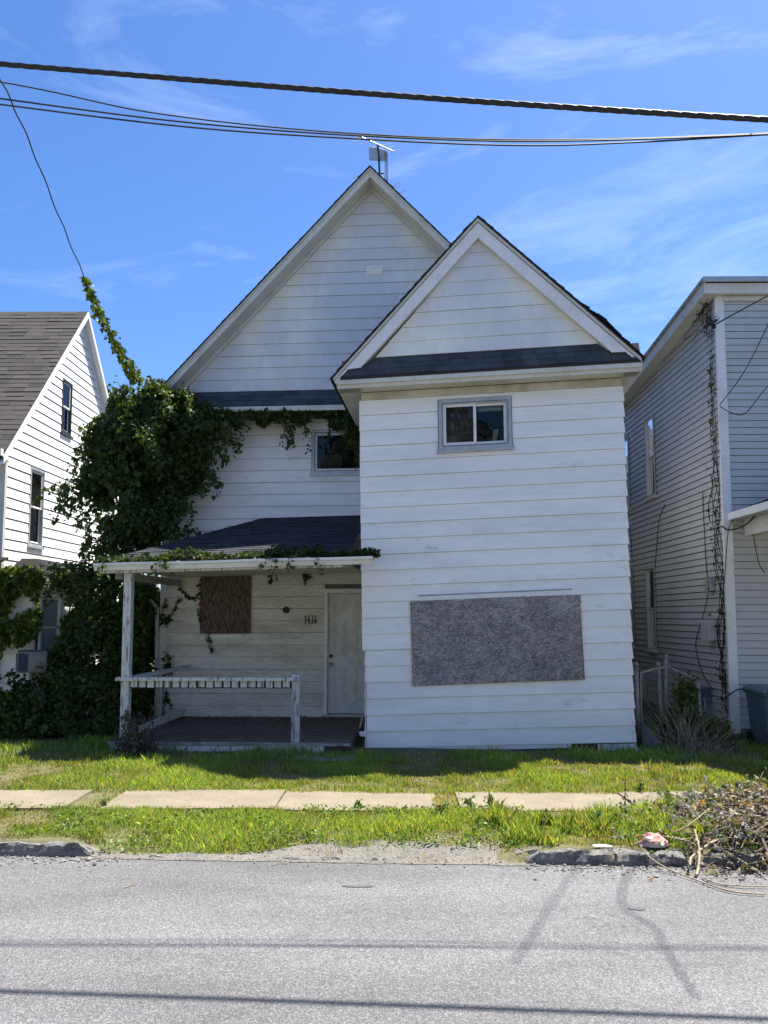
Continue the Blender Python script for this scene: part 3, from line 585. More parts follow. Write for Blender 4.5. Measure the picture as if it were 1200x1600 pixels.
# --- front bay
def bfront(u, w_, d): return BF(u, -d, w_)
BL_ = lambda w_: -1.765 - .006 * w_ + (-.03 if w_ > 1.28 else .02)
BR_ = lambda w_: 1.83
winb = (-.715 + .01, .297 + .01, 4.06, 4.775)
BT = 4.86
bw = core('bay_wall', 'sheathing', house, bfront, lambda w_: -1.76, lambda w_: 1.80, -.02, BT + .7, [winb])
npz = 22; ph = (BT - .02) / npz
for i in range(npz):
    a = .0 + i * ph
    siding(bw, bfront, lambda w_, a=a, j=random.uniform(-.004, .004): BL_(a + .01) + j, lambda w_, a=a, j=random.uniform(-.006, .006): 1.852 + j - .016 * (w_ - a) / ph, a, a + ph, ph, 'siding', [winb], dip=.022, gap=.0038)
siding(bw, bfront, lambda w_: -1.79, lambda w_: 1.82, BT - .02, BT + .10, .12, 'frieze', dip=.02, name='frieze_board')
bg0 = 5.345; BAPu, BAPz = -.12, 6.99; GV = -.24
def bgf(u, w_, d): return BF(u, GV - d, w_)
def bl(s_, w_, d): return BF(-1.76 - d, s_, w_)
def br(s_, w_, d): return BF(1.80 + d, s_, w_)
for ff in (bl, br):
    c_ = core('bay_side_wall', 'sheathing', house, ff, lambda w_: .03, lambda w_: 2.9, -.05, BT + .1); siding(c_, ff, lambda w_: .0, lambda w_: 2.9, 0, BT, .22, 'siding', dip=.018)
bgw = MB(); bgw.prism([BF(-1.72, GV + .014, bg0), BF(1.66, GV + .014, bg0), BF(BAPu, GV + .014, BAPz)], BF.M @ np.array([0, .08, 0])); bgw = bgw.build('bay_gable_wall', 'sheathing', house)
gsl = (BAPz - bg0) / (BAPu + 1.60); gsr = (BAPz - bg0) / (1.58 - BAPu)
siding(bgw, bgf, lambda w_: BAPu - (BAPz - w_) / gsl + .01, lambda w_: BAPu + (BAPz - w_) / gsr - .01, bg0 + .03, BAPz, .208, 'siding_gable', gap=.003)
# roof
BO = -.36
def sag(side, r): return -.05 * math.sin(min(1, r / 2.2) * math.pi) * (1 if side < 0 else .25)
def brk(side, r, v, off=0):
    z = 7.225 - r * (1.06 if side < 0 else .99)
    return BF(BAPu + side * r, v, z + off + .0)
for side, rl in ((-1, 2.02), (1, 2.14)):
    sl = 1.06 if side < 0 else .99
    m_ = MB(); m_.prism([brk(side, 0, BO - .04, .014), brk(side, rl + .04, BO - .04, .014), brk(side, rl + .04, BO - .04, 0), brk(side, 0, BO - .04, 0)], BF.M @ np.array([0, 3.3, 0]))
    rf_ = m_.build('bay_roof', 'felt', house)
    nrm = np.array([side * sl, 0, 1]) / math.hypot(1, sl); slope = math.hypot(1, sl)
    def fr2(s_, t_, h, side=side, nrm=nrm, slope=slope, rl=rl):
        bump_ = 0
        if side > 0 and 0 < t_ < 1.6: bump_ = .035 * max(0, mnoise.noise((t_ * 3, s_ * 1.5, 5))) + .05 * math.exp(-((t_ - .75) / .28) ** 2)
        return brk(side, rl + .04 - t_ / slope, s_, .016) + BF.M @ nrm * (h + bump_)
    shingle_field(rf_, fr2, lambda t_: BO - .06, lambda t_: 2.9, (rl + .04) * slope, .145, .33)
    def strip(o0, o1, v, dv, name, r0=0, r1=rl, mat='trim'): MB().prism([brk(side, r0, v, -o0), brk(side, r1, v, -o0), brk(side, r1, v, -o1), brk(side, r0, v, -o1)], BF.M @ np.array([0, dv, 0])).build(name, mat, house)
    strip(.003, .05, BO - .02, .018, 'drip_edge')
    strip(.052, .058, BO - .008, .006, 'shadow_strip', mat='felt')  # solid dark strip standing in for the shadow under the drip edge
    # wide raking board with flared foot
    r1 = rl - .10
    MB().prism([brk(side, 0, BO, -.05), brk(side, rl - .02, BO, -.05), brk(side, rl - .02, BO, -.10), brk(side, rl - .20, BO, -.10), brk(side, rl - .38, BO, -.275), brk(side, 0, BO, -.275)], BF.M @ np.array([0, .025, 0])).build('rake_board', 'trim_white', house)
    strip(.25, .27, BO + .027, .09, 'soffit', r1=rl - .42, mat='trim')
pent(BF, -2.04, 2.02, bg0 + .02, bg0 - .26, BO - .01, 'bay_pent_roof', rows=.10, uL=.95, uR=.95, tab=.24, v0=GV)
for side in (-1, 1): pass
ef = bg0 - .27
MB().box(BF, -2.10, 2.03, BO - .005, BO + .03, ef - .09, ef - .012).build('eave_fascia', 'trim', house)
MB().box(BF, -2.09, 2.02, BO + .031, BO + .05, ef - .14, ef - .03).build('eave_moulding', 'trim', house)
MB().box(BF, -2.09, 2.02, BO + .055, -.024, ef - .12, ef - .10).build('eave_soffit', 'trim', house)
MB().box(BF, -2.10, -2.06, BO + .03, 2.6, ef - .12, ef + .06).build('eave_fascia', 'trim', house)
MB().box(BF, -2.06, -1.78, BO + .06, 2.5, ef - .12, ef - .10).build('eave_soffit', 'trim', house)
MB().box(BF, 2.0, 2.04, BO + .03, 2.6, ef - .12, ef + .02).build('eave_fascia', 'trim', house)
MB().box(BF, 1.83, 2.0, BO + .06, 2.5, ef - .12, ef - .10).build('eave_soffit', 'trim', house)
wb = window(house, bfront, *winb, 'slider', 'alu', .065, 'curtain', 'sliding upper window of the front bay with grey frame', cur=(0.02, .5, 0, 1), proud=.04)
MB().box(bfront, winb[0] + .55, winb[1] - .12, winb[3] - .16, winb[3] - .10, -.12, -.10).build('blind', 'blind', wb)
MB().hexa([bfront(.03, 4.14, -.2), bfront(.10, 4.14, -.2), bfront(.10, 4.14, -.23), bfront(.03, 4.14, -.23), bfront(.07, 4.36, -.2), bfront(.14, 4.38, -.2), bfront(.14, 4.38, -.23), bfront(.07, 4.36, -.23)]).build('paper', 'blind', wb)
# strand board over the ground-floor bay window
q = [BF.L(641, 940, -.05), BF.L(906, 930, -.05), BF.L(914, 1062, -.05), BF.L(645, 1072, -.05)]
ob = MB(); ob.hexa([bfront(*q[3], .028), bfront(*q[2], .028), bfront(*q[1], .028), bfront(*q[0], .028), bfront(*q[3], .041), bfront(*q[2], .041), bfront(*q[1], .041), bfront(*q[0], .041)])
ob = ob.build('window_board', 'osb', house, label='grey weathered strand board over the wide bay window')
nf = 9000; a_, b_ = rng.random(nf), rng.random(nf)
q0, q1, q2, q3 = [np.array(x) for x in (q[3], q[2], q[1], q[0])]
ctr = (q0 * ((1 - a_) * (1 - b_))[:, None] + q1 * (a_ * (1 - b_))[:, None] + q2 * (a_ * b_)[:, None] + q3 * ((1 - a_) * b_)[:, None])
th = rng.normal(0, .8, nf); ln_ = rng.uniform(.018, .055, nf); wd_ = rng.uniform(.0025, .009, nf); hh = .0415 + rng.uniform(0, .002, nf)
cc = []; dx = np.stack([np.cos(th), np.sin(th)], 1); dy = np.stack([-np.sin(th), np.cos(th)], 1)
lo_ = np.minimum(q0, q3).max(); 
for sx, sy in ((-1, -1), (1, -1), (1.0, 1), (-.8, 1)):
    p = ctr + dx * (ln_ * sx)[:, None] + dy * (wd_ * sy)[:, None]
    p[:, 0] = np.clip(p[:, 0], q[0][0] + .01, q[2][0] - .02)
    tu = (p[:, 0] - q[0][0]) / (q[1][0] - q[0][0]); p[:, 1] = np.clip(p[:, 1], q[3][1] + (q[2][1] - q[3][1]) * tu, q[0][1] + (q[1][1] - q[0][1]) * tu)
    cc.append(BF.o + np.stack([p[:, 0], -hh, p[:, 1]], 1) @ BF.M.T)
tn = rng.uniform(.55, 1.7, (nf, 1)) * np.array([[1, 1, 1]]) * (1 + rng.normal(size=(nf, 3)) * [.08, .05, .08])
array_mesh('wood_flake', np.stack(cc, 1).reshape(-1, 3), np.arange(nf * 4).reshape(-1, 4), np.repeat(tn, 4, 0), 'flake', ob)
ta, tb = BF.L(656, 932, -.03), BF.L(888, 922, -.03)
m_ = MB(); m_.hexa([bfront(ta[0], ta[1] - .06, .01), bfront(tb[0], tb[1] - .06, .01), bfront(tb[0], tb[1] - .06, .027), bfront(ta[0], ta[1] - .06, .027), bfront(ta[0], ta[1], .01), bfront(tb[0], tb[1], .01), bfront(tb[0], tb[1], .027), bfront(ta[0], ta[1], .027)])
tr_ = m_.build('head_trim', 'trim_white', house)
MB().tube([bfront(ta[0] - .03, ta[1] + .012, .03), bfront(tb[0] + .05, tb[1] + .012, .03)], .008, 6).build('trim_lip', 'alu', tr_)
for kx in (.28, .72): 
    uu, ww = ta[0] + (tb[0] - ta[0]) * kx, ta[1] + (tb[1] - ta[1]) * kx; MB().box(bfront, uu, uu + .04, ww - .075, ww - .03, .027, .045).build('clip', 'trim_white', tr_)
# foot of the bay: sagging skirt, broken corner, rubble
MB().box(bfront, -1.6, 1.0, -.06, -.004, .0, .006).build('bottom_skirt', 'trim_white', house)
MB().box(bfront, 1.35, 1.86, -.15, -.02, -.02, .004).build('broken_skirt', 'peeling', house)
MB().hexa([bfront(1.74, -.04, .02), bfront(1.80, -.02, .02), bfront(1.80, -.02, .03), bfront(1.74, -.04, .03), bfront(1.90, -.16, .02), bfront(1.94, -.14, .02), bfront(1.94, -.14, .03), bfront(1.90, -.16, .03)]).build('loose_trim', 'trim_white', house)
MB().box(BF, -1.72, 1.78, .05, .2, -.35, .0).build('foundation', 'foundation', house)
# ============================================================ ANTENNA
bp_ = MF(AP + .13, .35, 9.2)
ant = empty('roof_antenna', bp_, 'television antenna with square grid panel on the main roof peak', 'antenna')
def A_(x, y, Y=13.9): return at(x, y, Y)
MB().tube([bp_, A_(592, 245), A_(590, 226)], .018, 8).build('mast', 'dark_metal', ant)
b0, b1 = A_(560, 212, 13.6), A_(616, 237, 14.2)
MB().tube([b0, b1], .011, 6).build('boom', 'alu', ant)
for i, t_ in enumerate((.05, .2, .36, .62, .78, .97)):
    c_ = b0 + (b1 - b0) * t_; h = (.30 - .015 * i); d_ = W(.85, .35, .42) * h * (1 if i < 4 else .85)
    MB().tube([c_ - d_, c_ + d_], .0055, 5).build('antenna_rod', 'alu', ant)
pn = MB(); P0, P1, P2, P3 = A_(577, 229), A_(604, 235), A_(604, 252), A_(577, 250)
for i in range(15):
    t_ = i / 14; pn.tube([P0 + (P1 - P0) * t_, P3 + (P2 - P3) * t_], .006, 4); pn.tube([P0 + (P3 - P0) * t_, P1 + (P2 - P1) * t_], .006, 4)
pn.build('grid_panel', 'alu', ant)
for sx in (0, 1, 2):
    MB().tube([A_(601 + sx * 2, 238), A_(602 + sx * 2, 262), A_(601 + sx * 2.3, 284)], .006, 4).build('lead_wire', 'dark_metal', ant)
lb0, lb1 = A_(590, 272, 14), A_(636, 300, 14.4)
MB().tube([A_(548, 280, 14), A_(580, 266, 14)], .007, 5).build('antenna_rod', 'alu', ant)
for xx, yy in ((612, 289), (615, 292), (624, 299)): MB().tube([A_(xx, yy + 4, 14.2), A_(xx + 11, yy - 3, 14.2)], .007, 5).build('antenna_rod', 'alu', ant)
MB().tube([A_(592, 271), A_(600, 271)], .014, 6).build('bracket', 'dark_metal', ant)

# ============================================================ LEFT HOUSE
LX = at(5, 800, 13)[0]; LF0, LR, LB = 13.0, 15.95, 19.0
lh = empty('neighbour_house', (LX - 3, 14, 0), 'bright white clapboard house with brown shingle roof at left edge', 'house')
lez = 4.63; lrz = at(115, 521, LR)[2] + .34; lsl = (lrz - lez) / (LR - LF0)
def ls(s_, w_, d): return W(LX + d, s_, w_)        # side wall, s along +Y, d out to +X
def lwin(x0, x1, y0, y1):   # pixel box on side wall -> (s0,s1,w0,w1)
    def hit(x, y): r = ray(x, y); tt = (LX - 0) / r[0]; p = CC + r * tt; return p[1], p[2]
    a = hit(x0, (y0[0])); b = hit(x1, (y0[1])); c = hit(x0, y1[0]); return a[0], b[0], c[1], a[1]
o1 = lwin(47.5, 69, (729, 737), (852, 857)); o2 = lwin(97.5, 112.5, (590, 600), (676, 680))
lops = [o1, o2]
wt = lambda s_: min(lez + (s_ - LF0) * lsl, lrz - (s_ - LR) * lsl)
lfun = lambda w_: LF0 if w_ < lez else LF0 + (w_ - lez) / lsl
rfun = lambda w_: LB if w_ < lez else LR + (lrz - w_) / lsl
lwall = core('side_wall', 'sheathing', lh, ls, lfun, rfun, -.1, lrz - .02, lops, breaks=(lez,))
siding(lwall, ls, lambda w_: lfun(w_) + .06, rfun, .3, lez, .17, 'siding_left', lops, dip=.016, gap=.016)
siding(lwall, ls, lambda w_: lfun(w_), lambda w_: rfun(w_), lez, lrz - .05, .17, 'siding_left', lops, dip=.016, gap=.016)
def lfr(s_, w_, d): return W(LX - s_, LF0 - d, w_)
lfw = core('front_wall', 'sheathing', lh, lfr, lambda w_: 0.0, lambda w_: 7, -.1, lez)
siding(lfw, lfr, lambda w_: .08, lambda w_: 7, .3, lez - .1, .17, 'siding_left')
MB().box(W, LX - .09, LX + .018, LF0 - .02, LF0 + .06, .1, lez).build('corner_board', 'siding_grey', lh)
window(lh, ls, *o1, 'hung', 'alu', .05, 'curtain_pale', 'lower side window with pale frame', cur=(0, .9, 0, 1), proud=.02)
window(lh, ls, *o2, 'hung', 'dark_metal', .05, 'curtain', 'dark attic side window', cur=(0, .3, 0, 1), proud=.02)
OVX = LX + .13; ovf = .35
def lroofp(s_, sgn, off=0):    # s_ horizontal distance down from the ridge
    return (LR - sgn * s_, lrz + .12 - s_ * lsl + off)
for sgn, dist, nm in ((1, LR - LF0 + ovf, 'roof'), (-1, LB - LR + ovf, 'roof')):
    y0, z0 = lroofp(0, sgn); y1, z1 = lroofp(dist, sgn)
    r_ = MB().prism([(OVX, y0, z0), (OVX, y1, z1), (OVX, y1, z1 - .06), (OVX, y0, z0 - .06)], (-10, 0, 0)).build(nm, 'felt', lh)
    sl_ = math.hypot(1, lsl)
    def flr(s_, t_, h, sgn=sgn, dist=dist):
        d = dist - t_ / sl_; y, z = lroofp(d, sgn); return W(OVX - s_, y - sgn * h * lsl / sl_, z + h / sl_ + .002)
    shingle_field(r_, flr, lambda t_: 0.0, lambda t_: 5.0 if sgn > 0 else 1.5, dist * sl_, .145, .33, 'shingle_brown')
    # rake trim, soffit and frieze
    MB().prism([(OVX, y0, z0 - .01), (OVX, y1, z1 - .01), (OVX, y1, z1 - .13), (OVX, y0, z0 - .13)], (.02, 0, 0)).build('rake_board', 'trim_white', lh)
    MB().prism([(OVX - .001, y0, z0 - .11), (OVX - .001, y1, z1 - .11), (OVX - .001, y1, z1 - .13), (OVX - .001, y0, z0 - .13)], (LX - OVX + .03, 0, 0)).build('soffit', 'trim_white', lh)
    MB().prism([(LX + .03, y0, z0 - .14), (LX + .03, y1, z1 - .14), (LX + .03, y1, z1 - .30), (LX + .03, y0, z0 - .30)], (-.02, 0, 0)).build('frieze_board', 'trim_white', lh)
MB().box(W, LX - 8, OVX, LF0 - ovf - .07, LF0 - ovf + .01, lez - .27, lez - .16).build('gutter', 'trim_white', lh)
MB().box(W, LX - 8, OVX - .03, LF0 - ovf + .012, LF0, lez - .30, lez - .28).build('soffit', 'trim_white', lh)
# side bay with little hip roof, front porch roof
bz = 2.42
fp_ = [(LX, 13.08), (LX + .50, 13.08), (LX + .86, 13.5), (LX + .86, 15.0), (LX, 15.4)]
bwl = MB()
for (p, q_) in zip(fp_, fp_[1:]):
    bwl.add([(p[0], p[1], 0), (q_[0], q_[1], 0), (q_[0], q_[1], bz), (p[0], p[1], bz)], [(0, 1, 2, 3)])
bwl = bwl.build('side_bay', 'siding_left', lh)
rp = [(x + (.12 if x > LX else 0), y + (-.12 if y < 14 else .12), bz - .02) for x, y in fp_]; tp = [(LX, 13.7, 2.78), (LX + .25, 13.75, 2.78), (LX + .25, 14.7, 2.78), (LX, 14.8, 2.78)]
MB().add(rp + tp, [(0, 1, 6, 5), (1, 2, 6), (2, 3, 7, 6), (3, 4, 8, 7), (5, 6, 7, 8)]).build('side_bay_roof', 'shingle_brown', lh)
m_ = MB()
for (p, q_) in zip(rp, rp[1:]): m_.add([(p[0], p[1], p[2]), (q_[0], q_[1], q_[2]), (q_[0], q_[1], q_[2] - .14), (p[0], p[1], p[2] - .14)], [(0, 1, 2, 3)])
m_.build('side_bay_fascia', 'trim', lh)
p, q_ = fp_[1], fp_[2]; dv = np.array([q_[0] - p[0], q_[1] - p[1]]); dl_ = np.linalg.norm(dv); dv /= dl_; nv = np.array([dv[1], -dv[0]])
def fang(s_, w_, d): return W(p[0] + dv[0] * s_ + nv[0] * d, p[1] + dv[1] * s_ + nv[1] * d, w_)
fang0 = fang
def fang(s_, w_, d): return fang0(s_, w_, d + .07)
window(lh, fang, .06, dl_ - .06, 1.05, 2.15, 'hung', 'trim_white', .06, 'curtain_pale', 'narrow ivy-framed window of the side bay', cur=(0, 1, .1, 1), proud=.06)
MB().prism([(LX - 6, 13, 2.75), (LX - 6, 11.1, 2.32), (LX - 6, 11.1, 2.27), (LX - 6, 13, 2.70)], (6.12, 0, 0)).build('porch_roof', 'shingle_brown', lh)
MB().box(W, LX - 6, LX + .14, 11.02, 11.1, 2.2, 2.31).build('porch_gutter', 'trim_white', lh)
# air conditioner
ac = empty('air_conditioner', at(48, 1035, 12.35), 'boxy window air conditioner jutting from the ivy-covered wall', 'air conditioner')
af = Frame(at(44, 1050, 12.35), 24)
MB().box(af, -.16, .26, -.2, .75, 0, .31).build('casing', 'ac', ac, bevel=.01)
for i in range(9): MB().box(af, -.175, -.158, -.19 + i * .045, -.165 + i * .045, .03, .28).build('fin', 'dark_metal', ac)
MB().box(af, -.14, -.01, -.212, -.202, .02, .29).build('dark_panel', 'navy', ac)
MB().box(af, .0, .24, -.208, -.202, .03, .28).build('pale_grille', 'ac', ac)

# ============================================================ RIGHT HOUSE
RX = at(1137, 961, 11.8)[0]; RY = 11.8
rh = empty('neighbour_house', (RX + 3, 14, 0), 'grey vinyl-sided two-storey house with flat eave at right edge', 'house')
def rside(s_, w_, d): return W(RX - d, s_, w_)
def rfront(s_, w_, d): return W(s_, RY - d, w_)
def rhit(x, y, X=None):
    r = ray(x, y); tt = ((RX if X is None else X)) / r[0]; pp = CC + r * tt; return pp[1], pp[2]
rtop = at(1123, 463, RY)[2]; rslope = .09
def rwin(xn, xf, yt, yb):   # near/far jamb pixels, top/bottom pixel at near jamb
    s0, zt = rhit(xn, yt); s1, _ = rhit(xf, yt); _, zb = rhit(xn, yb); return s0, s1, zb, zt
rops = [rwin(1022.5, 1008, 645, 775), rwin(1024, 1010, 885, 1016), rwin(983, 972, 680, 795), rwin(990, 984, 888, 1010)]
rops = [(min(a, b), max(a, b) if max(a, b) - min(a, b) < 1.2 else min(a, b) + .95, c, d) for a, b, c, d in rops]
RLEN = 24
rfr = lambda w_: RLEN if w_ < rtop - (RLEN - RY) * rslope else RY + (rtop - w_) / rslope
rw = core('side_wall', 'sheathing', rh, rside, lambda w_: RY, rfr, .05, rtop, rops, breaks=(rtop - (RLEN - RY) * rslope,))
siding(rw, rside, lambda w_: RY + .03, rfr, .17, rtop - .02, .105, 'siding_grey', rops, dip=.018, gap=.013)
rf2 = core('front_wall', 'sheathing', rh, rfront, lambda w_: RX, lambda w_: RX + 6, .05, rtop)
siding(rf2, rfront, lambda w_: RX + .11, lambda w_: RX + 6, .17, rtop - .02, .105, 'siding_grey', dip=.013, gap=.008)
MB().box(W, RX - .022, RX + .11, RY - .024, RY + .025, .1, rtop).build('corner_board', 'trim_white', rh)
MB().box(W, RX + .02, RX + 6, RY + .02, RY + .1, -.2, .17).build('foundation', 'foundation', rh)
MB().box(W, RX + .02, RX + .1, RY + .1, RLEN, -.2, .17).build('foundation', 'foundation', rh)
for i, op in enumerate(rops): window(rh, rside, *op, 'hung', 'trim', .04, 'curtain', cur=(0, 0, 0, 0), proud=.03)
exo = at(1100, 450, RY - .15)[0]; EYf = RY - .15
def rz_(y): return rtop - (y - RY) * rslope
def reave(x0, x1, z0, z1, name, mat, y0=EYf, y1=RLEN + .3):
    return MB().hexa([(x0, y0, rz_(y0) + z0), (x1, y0, rz_(y0) + z0), (x1, y1, rz_(y1) + z0), (x0, y1, rz_(y1) + z0), (x0, y0, rz_(y0) + z1), (x1, y0, rz_(y0) + z1), (x1, y1, rz_(y1) + z1), (x0, y1, rz_(y1) + z1)]).build(name, mat, rh)
reave(exo + .03, RX - .002, -.01, .01, 'soffit', 'trim', EYf + .03)
reave(exo, exo + .028, -.03, .16, 'eave_fascia', 'trim', EYf)
reave(exo - .03, RX + 6, .165, .185, 'roof', 'felt', EYf - .03)
reave(exo - .035, exo - .005, .15, .20, 'roof_edge', 'metal', EYf - .03)
MB().box(W, exo + .03, RX + 6, EYf, EYf + .028, rz_(EYf) - .03, rz_(EYf) + .13).build('eave_fascia', 'trim', rh)
MB().box(W, exo - .03, RX + 6, EYf - .06, EYf - .032, rz_(EYf) + .135, rz_(EYf) + .21).build('drip_edge', 'alu', rh)
sf = MB().box(W, exo + .03, RX + 6, EYf + .03, RY - .025, rz_(EYf) - .025, rz_(EYf) - .01).build('soffit', 'trim', rh)
for i in range(40): MB().box(W, exo + .06 + i * .085, exo + .075 + i * .085, EYf + .035, RY - .03, rz_(EYf) - .032, rz_(EYf) - .026).build('soffit_rib', 'trim', sf)
MB().box(W, RX + .1, RX + 6, RY - .05, RY - .018, rtop - .09, rtop - .02).build('frieze_board', 'trim', rh)
# porch of the right house
pz = at(1146, 806, RY)[2]
MB().add([(RX + .06, RY, pz + .02), (RX + .06, 8.6, pz + .02), (RX + 1.9, 9.6, pz + .75), (RX + 1.9, RY, pz + .75), (RX + 6, 9.6, pz + .75), (RX + 6, RY, pz + .75), (RX + 6, 8.6, pz + .02)], [(0, 1, 2, 3), (3, 2, 4, 5), (1, 6, 4, 2)]).build('porch_roof', 'shingle_t', rh)
MB().box(W, RX + .04, RX + .065, 8.6, RY - .03, pz - .07, pz + .035).build('porch_fascia', 'trim_white', rh)
MB().box(W, RX + .07, RX + 6, 8.62, RY - .03, pz - .06, pz - .045).build('porch_ceiling', 'trim', rh)
MB().box(W, RX + .28, RX + .45, 8.7, RY - .03, pz - .30, pz - .062).build('porch_beam', 'trim', rh)
# meter, boxes and pipes on the side wall
s_, z_ = rhit(1120, 985)
mtb = MB().box(rside, s_ - .05, s_ + .28, z_ - .16, z_ + .16, .02, .14).build('meter_box', 'siding_grey', rh, bevel=.01)
s2, z2 = rhit(1119, 913); bb = MB().box(rside, s2 - .0, s2 + .2, z2 - .1, z2 + .1, .02, .09).build('junction_box', 'alu', rh, bevel=.008)
MB().tube([rside(s2 + .08, z2 + .05, .1), rside(s2 + .1, z2 - .14, .11)], .03, 8).build('pipe', 'metal', bb)
s3, z3 = rhit(1110, 1082); MB().box(rside, s3 - .08, s3 + .2, z3 - .28, z3 + .08, .02, .2).build('utility_box', 'bin', rh, bevel=.01)
# hanging loops of wire on that wall
def wallwire(pts, name='hanging_wire', r=.006, d=.03):
    P = []
    for x, y in pts: a, b = rhit(x, y); P.append(rside(a, b, d))
    return P
def smooth(P, n=6):
    P = [np.array(p, float) for p in P]; out = []
    for i in range(len(P) - 1):
        p0, p1, p2, p3 = P[max(i - 1, 0)], P[i], P[i + 1], P[min(i + 2, len(P) - 1)]
        for k in range(n):
            t_ = k / n; out.append(.5 * ((2 * p1) + (-p0 + p2) * t_ + (2 * p0 - 5 * p1 + 4 * p2 - p3) * t_ ** 2 + (-p0 + 3 * p1 - 3 * p2 + p3) * t_ ** 3))
    return out + [P[-1]]
for pts in (((1101, 768), (1102, 800), (1105, 860), (1108, 930), (1096, 980), (1090, 1010), (1100, 1050), (1118, 1080)), ((1042, 788), (1033, 810), (1029, 850), (1026, 885)), ((1113, 740), (1116, 760), (1110, 790), (1112, 815)), ((987, 820), (989, 850), (990, 880))):
    MB().tube(smooth(wallwire(pts)), .007, 5).build('hanging_wire', 'cable', rh)
# ============================================================ VINES, IVY
def blob_pts(blobs, n, Yd, shell=.55, seed=1, dk=.9):
    """blobs: (px,py,rx_px,ry_px[,dY]) ; points through ellipsoids at depth Yd"""
    out = []; nm = []; vol = np.array([b[2] * b[3] for b in blobs], float); vol /= vol.sum()
    for b, f_ in zip(blobs, vol):
        k = int(n * f_); c = at(b[0], b[1], Yd + (b[4] if len(b) > 4 else 0)); s_ = (Yd) / 1250
        d = unit(rng.normal(size=(k, 3))); r = rng.random((k, 1)) ** shell
        wob = np.array([mnoise.noise(Vector(x * 2.3) + Vector((b[0], b[1], 0))) for x in d])[:, None]
        r = r * (1 + .38 * wob)
        k_ = None
        out.append(c + d * r * [b[2] * s_, min(b[2], b[3]) * s_ * dk, b[3] * s_]); nm.append(d)
    P = np.concatenate(out); Nn = np.concatenate(nm)
    cl = np.array([mnoise.noise(Vector(p * [3.2, 3.2, 2.2])) + .5 * mnoise.noise(Vector(p * 8)) for p in P])
    kp = cl > -.16
    P = P + Nn * (cl[:, None].clip(-.3, .5) * .16)
    return P[kp], Nn[kp]
def strands(starts, length, seg=.07, sway=.5, per=3, down=1.0):
    P = []; paths = []
    for s_ in starts:
        p = np.array(s_, float); d = np.array([random.gauss(0, .5), random.gauss(0, .3) - .15, random.gauss(.1, .3)]); path = [p.copy()]
        for i in range(int(length * random.uniform(.5, 1.2) / seg)):
            d = d + np.array([random.gauss(0, sway * .3), random.gauss(0, sway * .2), -.16 * down]); d /= np.linalg.norm(d); p = p + d * seg; path.append(p.copy())
            for _ in range(per): P.append(p + rng.normal(size=3) * .03)
        paths.append(path)
    return np.array(P), paths
vine = empty('wisteria_vine', at(215, 1150, 13.2), 'huge dark leafy vine swallowing the left corner of the white house', 'vine')
vb = [(238, 690, 72, 72), (205, 642, 42, 38), (240, 632, 40, 32, -.2), (300, 668, 50, 38), (190, 725, 52, 58), (228, 770, 58, 70), (200, 832, 46, 42), (158, 755, 34, 36), (285, 725, 40, 50, .1), (170, 690, 34, 38), (215, 800, 54, 56), (262, 640, 60, 34), (330, 655, 32, 18, .1)]
P, nm = blob_pts(vb, 60000, 13.0, .5)
keep = np.ones(len(P), bool)
mi = (P - MF.o) @ MF.Mi.T; inside = (mi[:, 0] > WL - .02) & (mi[:, 1] > -.03); P, nm = P[~inside], nm[~inside]
leaves('foliage', P, .072, 'leaf', vine, droop=.8, out=nm)
st = [at(x, y, 12.9 + random.uniform(-.3, .3)) for x, y in ((140, 700), (125, 745), (112, 760), (135, 790), (150, 840), (140, 850), (165, 855), (105, 755), (160, 870), (150, 690), (145, 830), (335, 665), (330, 700), (320, 740), (300, 790), (290, 800), (275, 830), (130, 690), (128, 690), (155, 650), (250, 600), (235, 598), (200, 600), (260, 598), (280, 610), (140, 800), (150, 810), (160, 820), (125, 770), (180, 860), (345, 660), (340, 690)) for _ in range(3)]
Ps, paths = strands(st, .62, sway=.55, per=5, down=1.6); leaves('trailing_foliage', Ps, .066, 'leaf', vine, droop=.9)
m_ = MB()
for p_ in paths: m_.tube(p_, .004, 3)
m_.build('tendril', 'bark', vine, kind='stuff')
m_ = MB()
for i in range(7):
    x0 = 175 + i * 8; pts = [at(x0 + random.uniform(-6, 6) + 6 * math.sin(k + i), 1165 - k * 52, 13.9 + .08 * math.cos(k * 1.7 + i)) for k in range(10)]
    MB().tube(smooth(pts, 4), [.045 - .0008 * j for j in range(37)], 7).build('stem', 'bark', vine, smooth=True)
# lower dark thicket between the houses
thick = empty('ivy_thicket', (-5.0, 12.2, 0), 'dense ivy and brush filling the gap left of the porch', 'ivy')
tb_ = [(215, 960, 38, 70, .4), (165, 940, 50, 45, .3), (150, 1010, 60, 60, .2), (205, 1060, 45, 80, .5), (120, 1080, 70, 60, -.1), (60, 1110, 70, 46, -.3), (30, 1125, 60, 48, -.6), (170, 1120, 60, 55, -.2), (100, 1140, 90, 34, -.7), (150, 900, 40, 26, .2), (230, 1120, 25, 50, .6), (225, 930, 22, 40, .9), (10, 1085, 50, 34, -.2), (195, 1000, 50, 110, 1.3), (235, 1000, 30, 120, 1.6), (225, 960, 40, 90, 2.2), (215, 1080, 50, 70, 2.4), (232, 930, 20, 40, .5)]
P, nm = blob_pts(tb_, 52000, 12.6, .6); mi = (P - MF.o) @ MF.Mi.T; P, nm = P[(mi[:, 0] < WL - .02) & (P[:, 2] > 0)], nm[(mi[:, 0] < WL - .02) & (P[:, 2] > 0)]
leaves('foliage', P, .068, 'ivy', thick, droop=.6, out=nm)
m_ = MB()
